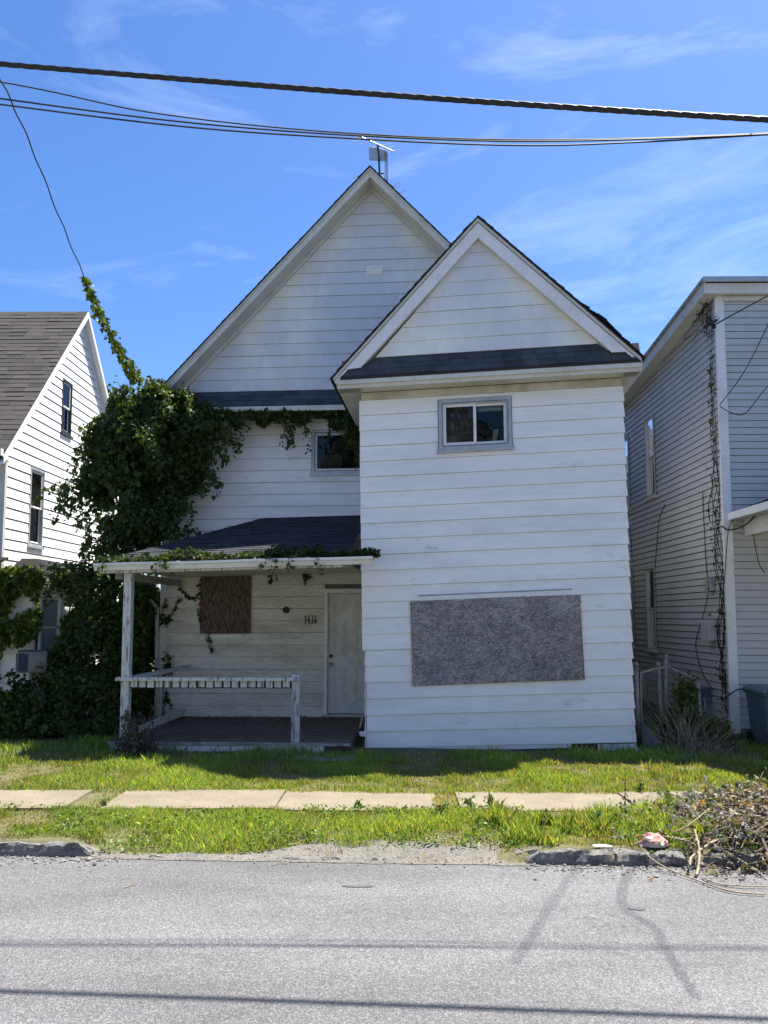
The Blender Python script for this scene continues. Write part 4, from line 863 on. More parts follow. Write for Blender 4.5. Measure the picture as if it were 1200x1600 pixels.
for i in range(8):
    b0_ = W(random.uniform(-4.9, -4.2), random.uniform(12.2, 13.4), 0); m_.tube([b0_, b0_ + W(random.uniform(-.3, .3), .1, .9), b0_ + W(random.uniform(-.5, .5), .1, 1.9)], [.02, .014, .006], 5)
m_.build('stem', 'bark', thick, kind='stuff')
# ivy on the left neighbour's side bay, leaf tones brightened to look sunlit
iv = empty('wall_ivy', (LX + .3, 12.7, 0), 'green ivy with sunlight put into its leaf tones, climbing round the air conditioner and side bay window', 'ivy')
ib = [(20, 930, 34, 30), (8, 985, 20, 40), (45, 905, 30, 16), (48, 955, 14, 40), (112, 905, 34, 18, .3), (140, 920, 30, 24, .3), (112, 960, 13, 50, .5), (112, 1020, 22, 40, .3), (100, 1075, 34, 22, .2), (10, 1000, 20, 20), (132, 965, 26, 40, .5), (8, 900, 22, 14), (86, 1040, 8, 18, .2), (125, 1080, 44, 22, .0), (25, 985, 16, 26)]
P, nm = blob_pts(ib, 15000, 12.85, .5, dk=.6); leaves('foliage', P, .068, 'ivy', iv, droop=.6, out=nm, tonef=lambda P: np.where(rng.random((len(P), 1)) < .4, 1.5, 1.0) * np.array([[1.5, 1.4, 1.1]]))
st = [at(x, y, 12.7) for x, y in ((100, 890), (125, 885), (40, 895), (90, 900), (105, 1000), (140, 880), (15, 890), (60, 900))] * 2
Ps, paths = strands(st, .5, sway=1.0, per=4, down=.4); leaves('trailing_foliage', Ps, .07, 'ivy', iv)
m_ = MB(); [m_.tube(p_, .004, 3) for p_ in paths]; m_.build('tendril', 'bark', iv, kind='stuff')
# ivy along the porch gutter
gi = empty('gutter_ivy', PF(0, EV, EZ), 'green ivy creeping along the porch roof gutter', 'ivy')
P = []
for i in range(3000):
    t_ = random.random(); u = EL - .02 + (ER - EL + .1) * t_
    hgt = .035 + .06 * max(0, mnoise.noise((u * 1.9, 3, 0))) + (.10 if .9 < u - EL < 1.4 else 0) + (.12 if 2.3 < u - EL < 3.0 else 0) * 1.0
    dpt = random.random() ** 1.8 * (.22 + hgt); k = dpt / ln if dpt > 0 else 0
    P.append(PG(u, EV - .02 + dpt, EZ + dpt * dz / abs(EV) + random.random() * hgt * .55 - .01))
leaves('foliage', P, .055, 'ivy', gi, droop=.3, tonef=lambda P: np.ones((len(P), 1)) * [[.62, .62, .8]])  # leaf tones darkened and blued so the ivy looks unlit
st = [PG(u, EV - .12, EZ + .0) for u in (EL + .9, EL + .95, EL + 2.35, EL + 2.4, EL + 2.62, EL + 2.95, EL + .1, EL + 2.7)]
Ps, paths = strands(st, .28, seg=.04, sway=.35, per=3, down=2.2); leaves('hanging_foliage', Ps, .05, 'ivy', gi)
m_ = MB(); [m_.tube(p_, .003, 3) for p_ in paths]; m_.build('tendril', 'bark', gi, kind='stuff')
# ivy under the upper eave
ei = empty('eave_ivy', PF(0, -.4, 5.1), 'ivy hanging under the shingled pent roof above the upper window', 'ivy')
P = []
for i in range(3600):
    x = random.uniform(300, 484); th_ = 15 + 13 * max(-.3, mnoise.noise((x * .05, 1, 0))) * 1.6; P.append(at(x, 641 + random.random() * th_ + (0 if x < 470 else 0), 13.1 + random.uniform(-.05, .25)))
for (x0, x1, y0, y1, k) in ((516, 540, 642, 668, 520), (540, 562, 645, 700, 420), (484, 516, 640, 650, 160)):
    P += [at(random.uniform(x0, x1), random.uniform(y0, y1), 13.15 + random.uniform(-.05, .2)) for _ in range(k)]
leaves('foliage', P, .075, 'ivy', ei, droop=.7)
st = [at(x, y, 13.12) for x, y in ((455, 655), (460, 660), (466, 660), (458, 670), (448, 660), (436, 660), (472, 655), (450, 665), (350, 665), (395, 664), (525, 660), (548, 690), (556, 690), (545, 660))]
Ps, paths = strands(st, .55, seg=.05, sway=.35, per=3, down=2.0); leaves('hanging_foliage', Ps, .06, 'ivy', ei)
m_ = MB(); [m_.tube(p_, .003, 3) for p_ in paths]; m_.build('tendril', 'bark', ei, kind='stuff')
# ivy shoots on the porch wall
wi = empty('porch_ivy', MF(WL + .1, -.05, .1), 'thin dark ivy shoots crawling over the porch wall and corner post', 'ivy')
routes = [((282, 918), (292, 930), (303, 935), (311, 928)), ((312, 905), (313, 930), (312, 960), (315, 968)), ((252, 975), (262, 968), (272, 952), (280, 935)), ((252, 965), (256, 950), (259, 940)), ((258, 1020), (266, 1040), (262, 1060), (258, 1100), (254, 1120)), ((422, 888), (424, 903), (420, 910)), ((477, 898), (478, 908)), ((477, 900), (486, 902)), ((326, 992), (328, 1010), (331, 1018)), ((250, 1100), (262, 1090), (268, 1105))]
P = []; m_ = MB()
for rt in routes:
    q_ = smooth([MF(*(lambda a: (a[0], -.05, a[1]))(MF.L(x, y, -.05))) for x, y in rt], 9); m_.tube(q_, .004, 3)
    for p_ in q_: P += [p_ + rng.normal(size=3) * [.015, .01, .02] for _ in range(2)]
P += [MF(*(lambda a: (a[0], -.06, a[1]))(MF.L(random.gauss(258, 5), random.gauss(968, 5), -.06))) for _ in range(60)] + [MF(*(lambda a: (a[0], -.08, a[1]))(MF.L(random.gauss(262, 4), random.gauss(1045, 12), -.06))) for _ in range(90)]
leaves('foliage', P, .05, 'ivy', wi); m_.build('tendril', 'bark', wi, kind='stuff')
# ============================================================ WIRES
def wire(name, pts, r, label, n=14, cat='cable', group=None, mat='cable'):
    o = MB().tube(smooth(pts, n), r, 6).build(name, mat); o['label'] = label; o['category'] = cat
    if group: o['group'] = group
    return o
# heavy twisted cable
base = smooth([at(-700, 40, 6.15), at(0, 100, 5.80), at(600, 148, 5.53), at(1200, 187, 5.25), at(1900, 226, 4.95), at(2700, 260, 4.7)], 150)
m_ = MB()
for ph in (0, 2.094, 4.189):
    pts = []
    for i, p_ in enumerate(base): a = i * .36 + ph; pts.append(p_ + W(0, math.cos(a), math.sin(a)) * .0055)
    m_.tube(pts, .0155, 8)
hc = m_.build('power_cable', 'cable', smooth=True); tag(hc, 'thick black twisted overhead cable crossing the sky, topmost', 'cable')
D0 = 6.05
wire('telephone_wire', [at(-500, 50, D0), at(0, 128, D0 + .02), at(250, 178, D0 + .04), at(560, 209, D0 + .07), at(900, 218, D0 + .09), at(1400, 200, D0 + .05), at(2600, 150, D0 + .02)], .0055, 'thin black wire drooping lowest-right, uppermost of the three thin ones at left', cat='wire')
wire('telephone_wire', [at(-500, 85, D0), at(0, 154, D0 - .01), at(300, 192, D0 - .01), at(600, 214, D0 - .01), at(900, 220, D0 - .01), at(1400, 201, D0), at(2600, 148, D0)], .0065, 'thin black wire in the middle of the three thin ones at left', cat='wire')
wire('telephone_wire', [at(-500, 95, D0), at(0, 163, D0 + .01), at(300, 199, D0 + .01), at(560, 217, D0 + .01), at(800, 227, D0 + .01), at(1000, 222, D0), at(1400, 200, D0), at(2600, 147, D0)], .0065, 'thin black wire hanging lowest of the overhead wires', cat='wire')
vw = smooth([at(-14, 99.5, 5.80), at(0, 122, 5.95), at(45, 220, 7.0), at(95, 345, 8.4), at(135, 440, 10.0), at(175, 525, 11.6), at(215, 592, 12.9)], 30)
vw = [p_ + W(.006 * math.sin(i * .35), 0, .006 * math.cos(i * .35)) for i, p_ in enumerate(vw)]
dw = empty('service_wire', vw[-1], 'wire slanting down from upper left with vine wrapped round its lower end', 'wire')
MB().tube(vw, .0065, 6).build('wire', 'cable', dw)
P = []
for p_ in vw:
    if p_[1] > 9.8:
        k = 4 + int(2.6 * (p_[1] - 9.8)); P += [p_ + rng.normal(size=3) * (.012 + .013 * (p_[1] - 9.8)) + W(0, 0, -.01) for _ in range(k)]
leaves('foliage', P, .072, 'ivy', dw, droop=1.6, tonef=lambda P: np.ones((len(P), 1)) * [[1.3, 1.2, .9]])
# wires at the right house
wire('drop_wire', [at(1290, 415, 9.0), at(1200, 462, 10.6), at(1150, 489, 11.3), at(1112, 510, 11.7)], .010, 'black wire bundle running to the bracket under the right eave', cat='wire')
wire('drop_wire', [at(1290, 300, 7.8), at(1200, 507, 10), at(1160, 585, 11.2), at(1125, 632, 11.7)], .007, 'straight black wire slanting to the corner of the grey house', cat='wire')
wire('drop_wire', [at(1280, 520, 10), at(1200, 603, 11.2), at(1165, 645, 11.5), at(1143, 645, 11.6), at(1124, 634, 11.7)], .007, 'slack black wire looping below the slanting wire', cat='wire')
wire('drop_wire', [at(1215, 780, 10.9), at(1188, 798, 11.2), at(1165, 820, 11.5), at(1140, 828, 11.65), at(1128, 822, 11.7)], .011, 'black cable bundle running under the porch roof edge of the grey house', cat='wire')
wire('drop_wire', [at(1186, 795, 11.2), at(1177, 812, 11.5), at(1178, 840, 11.6), at(1186, 880, 11.6), at(1195, 895, 11.6)], .007, 'loose black wire end dangling beside the grey porch', cat='wire')
wire('drop_wire', [at(1148, 806, 11.6), at(1138, 830, 11.7), at(1134, 880, 11.72), at(1130, 930, 11.72)], .006, 'thin dark wire running down the corner board of the grey house', cat='wire')
wire('ground_wire', [at(1128, 1095, 11.6), at(1140, 1085, 11.6), at(1155, 1077, 11.5), at(1172, 1079, 11.3)], .009, 'short black hose reaching from the grey house to the bin', cat='hose')
def caster(x, y, h): return atz(x, y, 0) + np.array(SD) / SD.z * h
wire('overhead_wire', [caster(803, 1506, 6.7), caster(845, 1440, 7.4), caster(895, 1366, 8.3), W(5.4, 9.7, 8.6), W(6.4, 11.6, 7.4)], .008, 'service cable from the street cables to the grey house, above the frame', cat='cable')
wire('overhead_wire', [caster(1090, 1560, 5.7), caster(1075, 1540, 5.8), caster(1025, 1455, 6.5), caster(980, 1370, 7.4), W(6.6, 11.6, 7.5)], .009, 'second service cable crossing to the grey house, above the frame', cat='cable')
br_ = at(1113, 505, 11.72); MB().tube([at(1100, 512, 11.8), at(1112, 505, 11.66), at(1120, 500, 11.7)], .022, 6).tube([at(1108, 498, 11.75), at(1116, 512, 11.66)], .03, 6).build('wire_bracket', 'cable', rh)
# dead vine climbing the corner of the right house
dv_ = empty('dead_vine', W(RX, 11.8, 0), 'bare brown dead vine climbing the corner of the grey house', 'vine')
m_ = MB(); PL_ = []
for k in range(5):
    ph = random.uniform(0, 6); top = random.uniform(500, 620) if k > 1 else 475
    pts = []
    for j in range(26):
        y = 1110 - (1110 - top) * j / 25; xx = 1137 - (961 - y) * .0395 - 7 + 5 * math.sin(j * .7 + ph) + random.uniform(-2, 2); a, b = rhit(min(xx, 1134 - (961 - y) * .0395), y); pts.append(rside(max(a, 11.83), b, .03 + .02 * math.sin(j + ph)))
    m_.tube(smooth(pts, 3), [.0068 - .00005 * q_ for q_ in range(76)], 5)
    PL_ += [p_ + rng.normal(size=3) * .04 for p_ in pts for _ in range(3)]
m_.build('stem', 'stick', dv_, kind='stuff', smooth=True)
m_ = MB()
for k in range(26):
    a, b = rhit(1108 + random.uniform(-14, 6), 480 + random.uniform(-25, 45)); p_ = rside(a, b, .06); pts = [p_]; d = rng.normal(size=3)
    for j in range(12): d = unit((d + rng.normal(size=3) * .7)[None])[0]; pts.append(pts[-1] + d * [.03, .07, .05])
    pts = [W(min(q_[0], RX - .02), max(q_[1], 11.45), min(q_[2], rz_(q_[1]) - .03)) for q_ in pts]; m_.tube(pts, .0035, 3)
m_.build('twig', 'stick', dv_, kind='stuff')
leaves('foliage', PL_, .045, 'weed', dv_, tonef=lambda P: np.where(rng.random((len(P), 1)) < .5, np.array([[.9, .5, .5]]), np.array([[.5, .5, .5]])))
# ============================================================ FENCE, BIN, WEEDS
fe = empty('chain_link_fence', at(1040, 1170, 11.8), 'rusty bent chain-link fence pieces between the two houses', 'fence')
def post(pb, pt, r, cap=True):
    o = MB().tube([pb, pt], r, 10).build('fence_post', 'metal', fe, smooth=True)
    MB().tube([pt, pt + W(0, 0, .03), pt + W(0, 0, .055)], [r * 1.3, r * 1.1, r * .3], 10).build('post_cap', 'metal', o, smooth=True)
A1, A0 = at(994, 1040, 11.35), at(999, 1168, 11.35); B1, B0 = at(1028, 1040, 11.7), at(1037, 1165, 11.7); C1, C0 = at(1041, 1028, 11.8), at(1039, 1165, 11.8); E1, E0 = at(1090, 1062, 11.3), at(1098, 1185, 11.3)
post(A0, A1, .027); post(B0, B1, .03); post(C0, C1, .027); post(E0, E1, .027)
MB().tube([at(1001, 1050, 11.4), at(1003, 1166, 11.4)], .016, 8).build('fence_rail', 'metal', fe)
MB().tube([at(1001, 1052, 11.4), at(1020, 1046, 11.6), at(1040, 1042, 11.8)], .019, 8).build('fence_rail', 'metal', fe)
MB().tube([at(1043, 1041, 11.8), at(1066, 1053, 11.6), at(1089, 1062, 11.35)], .019, 8).build('fence_rail', 'metal', fe)
m_ = MB()
def mesh_panel(T0, T1, Bo0, Bo1, n1, n2, amp):
    def q_(s_, t_):
        a = T0 + (T1 - T0) * s_; b = Bo0 + (Bo1 - Bo0) * s_; p_ = a + (b - a) * t_
        return p_ + W(amp * mnoise.noise((s_ * 2, t_ * 2, 1)), amp * 1.6 * mnoise.noise((s_ * 3, t_ * 2, 2)), amp * .6 * mnoise.noise((s_ * 2, t_ * 3, 3)))
    for k in range(-n2, n1 + n2):
        for sg in (1, -1):
            pts = []
            for j in range(2 * n2 + 1):
                s_ = (k + sg * j * .5 + (0 if sg > 0 else n2 * 0)) / n1; t_ = j / (2 * n2)
                if 0 <= s_ <= 1: pts.append(q_(s_, t_) + W(0, .004 * (j % 2), 0))
            if len(pts) > 1: m_.tube(pts, .0026, 3, cap=False)
mesh_panel(at(1002, 1055, 11.4), at(1030, 1048, 11.7), at(1003, 1150, 11.4), at(1034, 1160, 11.7), 6, 15, .04)
mesh_panel(at(1043, 1046, 11.75), at(1089, 1066, 11.3), at(1042, 1165, 11.75), at(1096, 1180, 11.3), 10, 16, .05)
mesh_panel(at(1098, 1090, 11.3), at(1134, 1098, 10.9), at(1098, 1185, 11.2), at(1138, 1195, 10.8), 9, 14, .12)
m_.build('wire_mesh', 'metal', fe, kind='stuff')
lp = MB(); lp.prism([at(1003, 1128, 11.2), at(1004, 1176, 11.1), at(1017, 1176, 11.0), at(1032, 1160, 11.05), at(1017, 1140, 11.15)], (0, .03, 0)); lp = lp.build('leaning_panel', 'slab_green'); tag(lp, 'flat mossy panel leaning against the fence beside the bay', 'panel')
by = 11.15; bx = at(1216, 1160, by)[0]
bin_ = empty('trash_bin', (bx, by, 0), 'blue-grey wheeled trash bin standing in front of the grey house', 'bin')
def rr(hx, hy, z, r=.05, n=4):
    out = []
    for cx_, cy_, a0 in ((hx - r, hy - r, 0), (-hx + r, hy - r, 90), (-hx + r, -hy + r, 180), (hx - r, -hy + r, 270)):
        for i in range(n + 1): a = R_(a0 + 90 * i / n); out.append((bx + cx_ + r * math.cos(a), by + cy_ + r * math.sin(a), z))
    return out
def loft(mb, rings):
    k = len(rings[0]); mb.add([p_ for r in rings for p_ in r], [(i * k + j, i * k + (j + 1) % k, (i + 1) * k + (j + 1) % k, (i + 1) * k + j) for i in range(len(rings) - 1) for j in range(k)] + [tuple(range(k))[::-1], tuple(range((len(rings) - 1) * k, len(rings) * k))])
m_ = MB(); loft(m_, [rr(.24, .25, .02), rr(.255, .27, .1), rr(.29, .32, .70), rr(.295, .325, .72), rr(.315, .345, .725), rr(.315, .345, .755)]); m_.build('body', 'bin', bin_, smooth=False)
m_ = MB(); loft(m_, [rr(.325, .36, .757), rr(.33, .365, .775), rr(.31, .34, .81), rr(.22, .24, .835)]); m_.build('lid', 'bin', bin_)
MB().tube([(bx - .27, by + .37, .735), (bx + .27, by + .37, .735)], .018, 8).build('handle', 'bin', bin_)
for sx in (-1, 1): MB().tube([(bx + sx * .22, by + .25, .1), (bx + sx * .27, by + .25, .1)], .1, 16).build('wheel', 'black', bin_)
fw = empty('fence_weeds', at(1090, 1190, 11.1), 'tangle of olive weeds and dead stems growing through the fence', 'weeds')
P, nm = blob_pts([(1065, 1110, 26, 50), (1055, 1150, 30, 40), (1095, 1150, 40, 44, -.2), (1120, 1160, 26, 40, -.3), (1075, 1080, 18, 26), (1100, 1185, 50, 14, -.4), (1060, 1180, 50, 14, -.2)], 5200, 11.3, .5)
leaves('foliage', P, .055, 'weed', fw, lobed=False, tonef=lambda P: np.where(rng.random((len(P), 1)) < .55, np.array([[1.0, .62, .6]]), np.array([[.55, .62, .6]])))
m_ = MB()
for i in range(150):
    x = random.gauss(1092, 26); b0_ = atz(x, 1185, 0) + W(0, random.uniform(-.2, .5), 0); h = random.uniform(.2, .75) * math.exp(-((x - 1075) / 60) ** 2); sx = random.gauss(0, .25)
    m_.tube([b0_, b0_ + W(sx * .4, random.gauss(0, .1), h * .6), b0_ + W(sx, random.gauss(0, .15), h)], [.005, .004, .002], 3, tone=random.choice(((1, 1, 1), (.7, .75, .6), (1.3, 1.2, 1))))
m_.build('stem', 'stick', fw, kind='stuff')
# ============================================================ GRASS, WEEDS
def grass(name, n, xr, yr, h, mat='grass', dens=None, wid=.0030, lean=.5, dry=.14, mask=None, kind='stuff'):
    x = rng.uniform(*xr, n); y = rng.uniform(*yr, n)
    if mask is not None: k = mask(x, y); x, y = x[k], y[k]; n = len(x)
    nz_ = np.array([mnoise.noise((a * 1.1, b * 1.1, 5)) for a, b in zip(x, y)]); nz2 = np.array([mnoise.noise((a * 4, b * 4, 9)) for a, b in zip(x, y)])
    k = rng.random(n) < np.clip(.72 + 1.1 * nz_ + .7 * nz2, .5, 1); x, y, nz_, nz2 = x[k], y[k], nz_[k], nz2[k]; n = len(x)
    z = np.array([gz(a, b) for a, b in zip(x, y)]); B = np.stack([x, y, z - .005], 1)
    H = h * rng.uniform(.4, 1.25, n) * (1 + 1.1 * nz_ + .8 * nz2).clip(.4, 2.2); th = rng.uniform(0, 6.283, n); ph = rng.uniform(0, 6.283, n)
    ln = H * rng.uniform(.1, lean * 1.5, n); s_ = np.stack([np.cos(th), np.sin(th), 0 * th], 1) * (wid * rng.uniform(.7, 1.5, n))[:, None]; d = np.stack([np.cos(ph) * ln, np.sin(ph) * ln, H], 1)
    m1 = B + d * [[.35, .35, .6]]; V = np.stack([B - s_, B + s_, m1 + s_ * .8, B + d, m1 - s_ * .8], 1).reshape(-1, 3)
    b = np.arange(n)[:, None] * 5
    t = rng.uniform(.7, 1.3, (n, 1)) * np.ones((1, 3)); dr = rng.random(n) < (dry + .8 * np.clip(-nz_ - .5 * nz2, 0, 1)); t[dr] *= [1.75, .98, 2.2]; t[~dr] *= (.78 + .9 * np.clip(nz_[~dr, None] + .2, 0, .6)); t[~dr] *= 1 + rng.normal(size=((~dr).sum(), 3)) * [.15, .05, .1]
    me = array_mesh(name, V, b + [0, 1, 2, 3, 4], np.repeat(t, 5, 0), mat, None, kind)
    # tips as a second polygon set in the same mesh would double the cost; the quad carries the tip
    return me, n
def blades(name, n, xr, yr, h, label, **k):
    o, m = grass(name, n, xr, yr, h, **k); o['label'] = label; o['category'] = 'grass'; return o
pvmask = lambda x, y: ~((y > 7.33) & (y < 8.03) & np.array([any(a + .02 < xx < b - .02 for a, b in slabs) for xx in x]))
kmask = lambda x, y: (y > 6.07 - .043 * x + .16 + .12 * np.array([mnoise.noise((a * 2.2, 3, 1)) for a in x]) + np.where((x > -2.2) & (x < .85), -.12 + .22 * np.clip((x + 1.5) / 1.0, 0, 1), 0))
blades('verge_grass', 120000, (-5.2, 4.2), (5.95, 7.36), .042, 'sunny green grass strip between the road and the pavement', mask=kmask)
blades('lawn_grass', 150000, (-6.5, 6.2), (8.0, 9.9), .05, 'bright green lawn between the pavement and the house')
blades('shaded_grass', 70000, (-8, 7.5), (9.7, 13.2), .075, 'darker lawn close to the house walls', wid=.005, dry=.02, mask=lambda x, y: ~((x > -3.6) & (x < 3.25) & (y > 10.75)) )
blades('pavement_edge_grass', 26000, (-6, 5.6), (7.24, 8.12), .03, 'ragged dry grass creeping over the pavement edges', dry=.6, mask=lambda x, y: (y < 7.37 + .07 * np.array([mnoise.noise((a * 2, 1, 3)) for a in x])) | (y > 8.0 + .06 * np.array([mnoise.noise((a * 2, 5, 3)) for a in x])) | (((x > -3.0) & (x < -2.55)) | ((x > .38) & (x < .66)) | ((x > 3.0) & (x < 3.35))))
blades('kerb_grass', 5200, (-4.4, 4.0), (5.85, 6.35), .05, 'dry tufts growing out of the kerb gap', dry=.7, mask=lambda x, y: np.array([mnoise.noise((a * 3, b * 5, 7)) > .12 for a, b in zip(x, y)]) & (y > 6.02 - .043 * x - .05))
# taller clumps at the right part of the verge
blades('tall_grass', 17000, (.7, 2.6), (6.15, 7.25), .11, 'taller weedy grass near the brush pile', wid=.004, mask=lambda x, y: np.array([mnoise.noise((a * 2.5, b * 3, 17)) > .1 for a, b in zip(x, y)]))
blades('tall_grass', 6000, (2.9, 6.2), (8.5, 9.9), .12, 'tall bright tufts on the lawn in front of the grey house', wid=.005, mask=lambda x, y: np.array([mnoise.noise((a * 1.5, b * 2, 27)) > .0 for a, b in zip(x, y)]))
# clover-like broadleaf ground cover
P = []
for i in range(16000):
    x, y = random.uniform(-5, 3.2), random.uniform(6.2, 7.35)
    if mnoise.noise((x * 1.7, y * 1.7, 44)) > -.02 and kmask(np.array([x]), np.array([y]))[0]: P.append((x, y, gz(x, y) + random.uniform(.01, .06)))
tag(leaves('clover', P, .028, 'weed', None, droop=-.1, lobed=False, tonef=lambda P: np.ones((len(P), 1)) * [[1.2, 1.25, 1]]), 'low broadleaf clover mixed into the roadside grass', 'clover')
# individual weeds
def weed(x, y, h, label, n=50, col='weed', spread=.5):
    r_ = empty('weed', (x, y, gz(x, y)), label, 'weed'); m_ = MB(); P = []
    for k in range(4):
        a = random.uniform(0, 6.3); tip = W(x + math.cos(a) * h * spread * random.random(), y + math.sin(a) * h * spread * .6, gz(x, y) + h * random.uniform(.6, 1)); b0_ = W(x, y, gz(x, y)); md = (b0_ + tip) / 2 + W(0, 0, h * .1)
        pts = smooth([b0_, md, tip], 5); m_.tube(pts, .0035, 4)
        for p_ in pts[2:]: P += [p_ + rng.normal(size=3) * .015 for _ in range(max(1, n // 40))]
    m_.build('stem', 'bark', r_); leaves('leaf_cluster', P, .034, col, r_, lobed=False)
p_ = atz(977, 1290, .07); weed(p_[0], p_[1], .42, 'tallest thin reddish weed stalk beside the pavement', 50, 'dry', .06)
for (px_, py_, h, lb) in ((690, 1275, .22, 'leafy weed in the pavement joint left of the tall stalk'), (935, 1290, .25, 'dark leafy weed just left of the tall stalk'), (855, 1295, .26, 'bushy weed on the verge below the strand board'), (1045, 1262, .3, 'thin weed at the left edge of the brush pile'), (765, 1262, .2, 'small weed at the pavement edge below the bay window'), (735, 1265, .16, 'smallest weed at the pavement edge right of the joint'), (560, 1262, .12, 'tiny sprig at the middle of the pavement edge'), (1000, 1240, .2, 'weed sprouting behind the pavement near the brush pile'), (160, 1262, .14, 'weed tuft in the left pavement gap')):
    p_ = atz(px_, py_, .06); weed(p_[0], p_[1], h * .6, lb, 90)
pw = empty('porch_weeds', at(200, 1180, 10.7), 'brown dead weeds at the left corner of the porch deck', 'weeds')
m_ = MB(); P = []
for i in range(70):
    b0_ = atz(random.gauss(205, 14), 1182, 0) + W(0, random.uniform(-.1, .3), 0); tp_ = b0_ + W(random.gauss(0, .12), random.gauss(0, .1), random.uniform(.2, .55)); m_.tube([b0_, (b0_ + tp_) / 2 + W(.03, 0, .03), tp_], .004, 3); P += [b0_ + (tp_ - b0_) * random.random() + rng.normal(size=3) * .03 for _ in range(9)]
m_.build('stem', 'bark', pw, kind='stuff'); leaves('foliage', P, .05, 'dry', pw, tonef=lambda P: np.ones((len(P), 1)) * [[.55, .45, .45]])
# ============================================================ GRAVEL, LITTER, BRUSH PILE
m_ = MB()
def pebble(mb, x, y, z, r, tone):
    a = random.uniform(0, 6); sx, sy, sz = r * random.uniform(.7, 1.3), r * random.uniform(.6, 1.1), r * random.uniform(.4, .8); V = [(0, 0, sz)] + [(sx * math.cos(a + i * 1.2566), sy * math.sin(a + i * 1.2566), sz * random.uniform(-.1, .4)) for i in range(5)] + [(0, 0, -sz * .6)]
    mb.add([(x + v[0], y + v[1], z + v[2]) for v in V], [(0, i, i % 5 + 1) for i in range(1, 6)] + [(6, i % 5 + 1, i) for i in range(1, 6)], tone)
for i in range(2600):
    x = random.uniform(-4.3, 3.6); y = kerbY(x) + random.gauss(.0, .08) + (random.uniform(0, .5) if -2 < x < .95 else -abs(random.gauss(0, .08)))
    if (x < -2.26 or x > .98) and y > kerbY(x) - .01: continue
    g_ = random.uniform(.5, 1.7); pebble(m_, x, y, max(.0, gz(x, y)) + .006, random.uniform(.003, .013) * (2.2 if random.random() < .03 else 1), (g_, g_ * .97, g_ * .93))
gr = m_.build('gravel', 'gravel', kind='stuff'); tag(gr, 'loose grit and small stones along the road edge', 'gravel')
def twig(name, pts, r, label, mat='palewood'):
    o = MB().tube(smooth(pts, 4), r, 5).build(name, mat); return tag(o, label, 'twig')
for (a, b, lb) in (((193, 1387), (213, 1383), 'small pale twig on the road at far left'), ((425, 1352), (448, 1350), 'pale twig lying at the road edge near the middle'), ((380, 1346), (392, 1343), 'tiny twig on the road edge left of the middle')):
    p0, p1 = atz(*a, .006), atz(*b, .006); twig('twig', [p0, (p0 + p1) / 2 + W(0, .02, .008), p1], .004, lb)
def crumple(name, c, sx, sy, sz, mat, label, cat):
    V = []; F = []; n = 14; m_k = 8
    for j in range(m_k + 1):
        for i in range(n):
            a, b = 2 * math.pi * i / n, math.pi * j / m_k / 2; d = Vector((math.cos(a) * math.cos(b), math.sin(a) * math.cos(b), math.sin(b))); k = 1 + .5 * mnoise.noise(d * 2.0 + Vector((c[0] * 9, 1, 1)))
            V.append((c[0] + d.x * sx * k, c[1] + d.y * sy * k, c[2] + max(0, d.z * sz * k)))
    F = [(j * n + i, j * n + (i + 1) % n, (j + 1) * n + (i + 1) % n, (j + 1) * n + i) for j in range(m_k) for i in range(n)]
    return tag(MB().add(V, F).build(name, mat), label, cat)
c_ = atz(1022, 1320, .1); crumple('crumpled_bag', c_, .105, .08, .075, 'paper', 'crumpled red and white bag lying behind the kerb', 'litter')
c_ = atz(941, 1322, .1); crumple('paper_scrap', c_, .07, .02, .010, 'trim_white', 'flat white paper scrap behind the right kerb', 'litter')
c_ = at(568, 1150, 10.95); tag(MB().tube([c_, c_ + W(0, 0, .055)], [.05, .065], 12).build('plastic_cup', 'trim_white'), 'small white cup on the porch deck beside the bay', 'cup')
tag(MB().tube([at(562, 1138, 11.1), at(568, 1112, 11.25)], .012, 6).build('stick', 'palewood'), 'short stick leaning on the bay corner by the door', 'stick')
# flat stone step in the grass
st_ = atz(505, 1188, .02); MB().prism([(st_[0] - .35, st_[1] - .2, -.02), (st_[0] + .4, st_[1] - .18, -.02), (st_[0] + .38, st_[1] + .25, -.02), (st_[0] - .33, st_[1] + .22, -.02)], (0, 0, .06)).build('step_stone', 'concrete'); tag(bpy.data.objects['step_stone'], 'flat dark stepping stone in the grass before the porch', 'stone')
bpile = empty('brush_pile', (3.1, 6.5, .05), 'heap of cut branches and dry leaves at the right road edge', 'brush pile')
m_ = MB(); Pd = []; Pg = []
def hill(x, y): return .27 * max(0, 1 - ((x - 3.35) / 1.15) ** 2) ** .7 * max(0, 1 - ((y - 6.55) / .75) ** 2) ** .6
for i in range(2300):
    x = 3.2 + random.gauss(0, .52); y = 6.5 + random.gauss(0, .32); h = hill(x, y)
    if h < .01 and random.random() < .6: continue
    z = gz(x, y) * (y > kerbY(x)) + h * random.random() ** .4 + .03; a = random.gauss(.25, .7) + (math.pi if random.random() < .5 else 0); L_ = random.uniform(.08, .42); d = W(math.cos(a), math.sin(a) * .8, random.gauss(0, .10)); p_ = W(x, y, z)
    r = random.uniform(.002, .0065) * (2 if random.random() < .06 else 1); g_ = random.uniform(.55, 1.6)
    q_ = [p_, p_ + d * L_ * .5 + rng.normal(size=3) * .03, p_ + d * L_ + rng.normal(size=3) * .05]
    q_ = [W(v[0], v[1], max(v[2], .012)) for v in q_]; m_.tube(q_, [r, r * .8, r * .5], 4, tone=(g_, g_ * .97, g_ * .92))
    Pd += [q_[1] + rng.normal(size=3) * .05 for _ in range(5)]; Pg += [q_[2] + rng.normal(size=3) * .05 for _ in range(2)]
m_.build('stick', 'stick', bpile, kind='stuff')
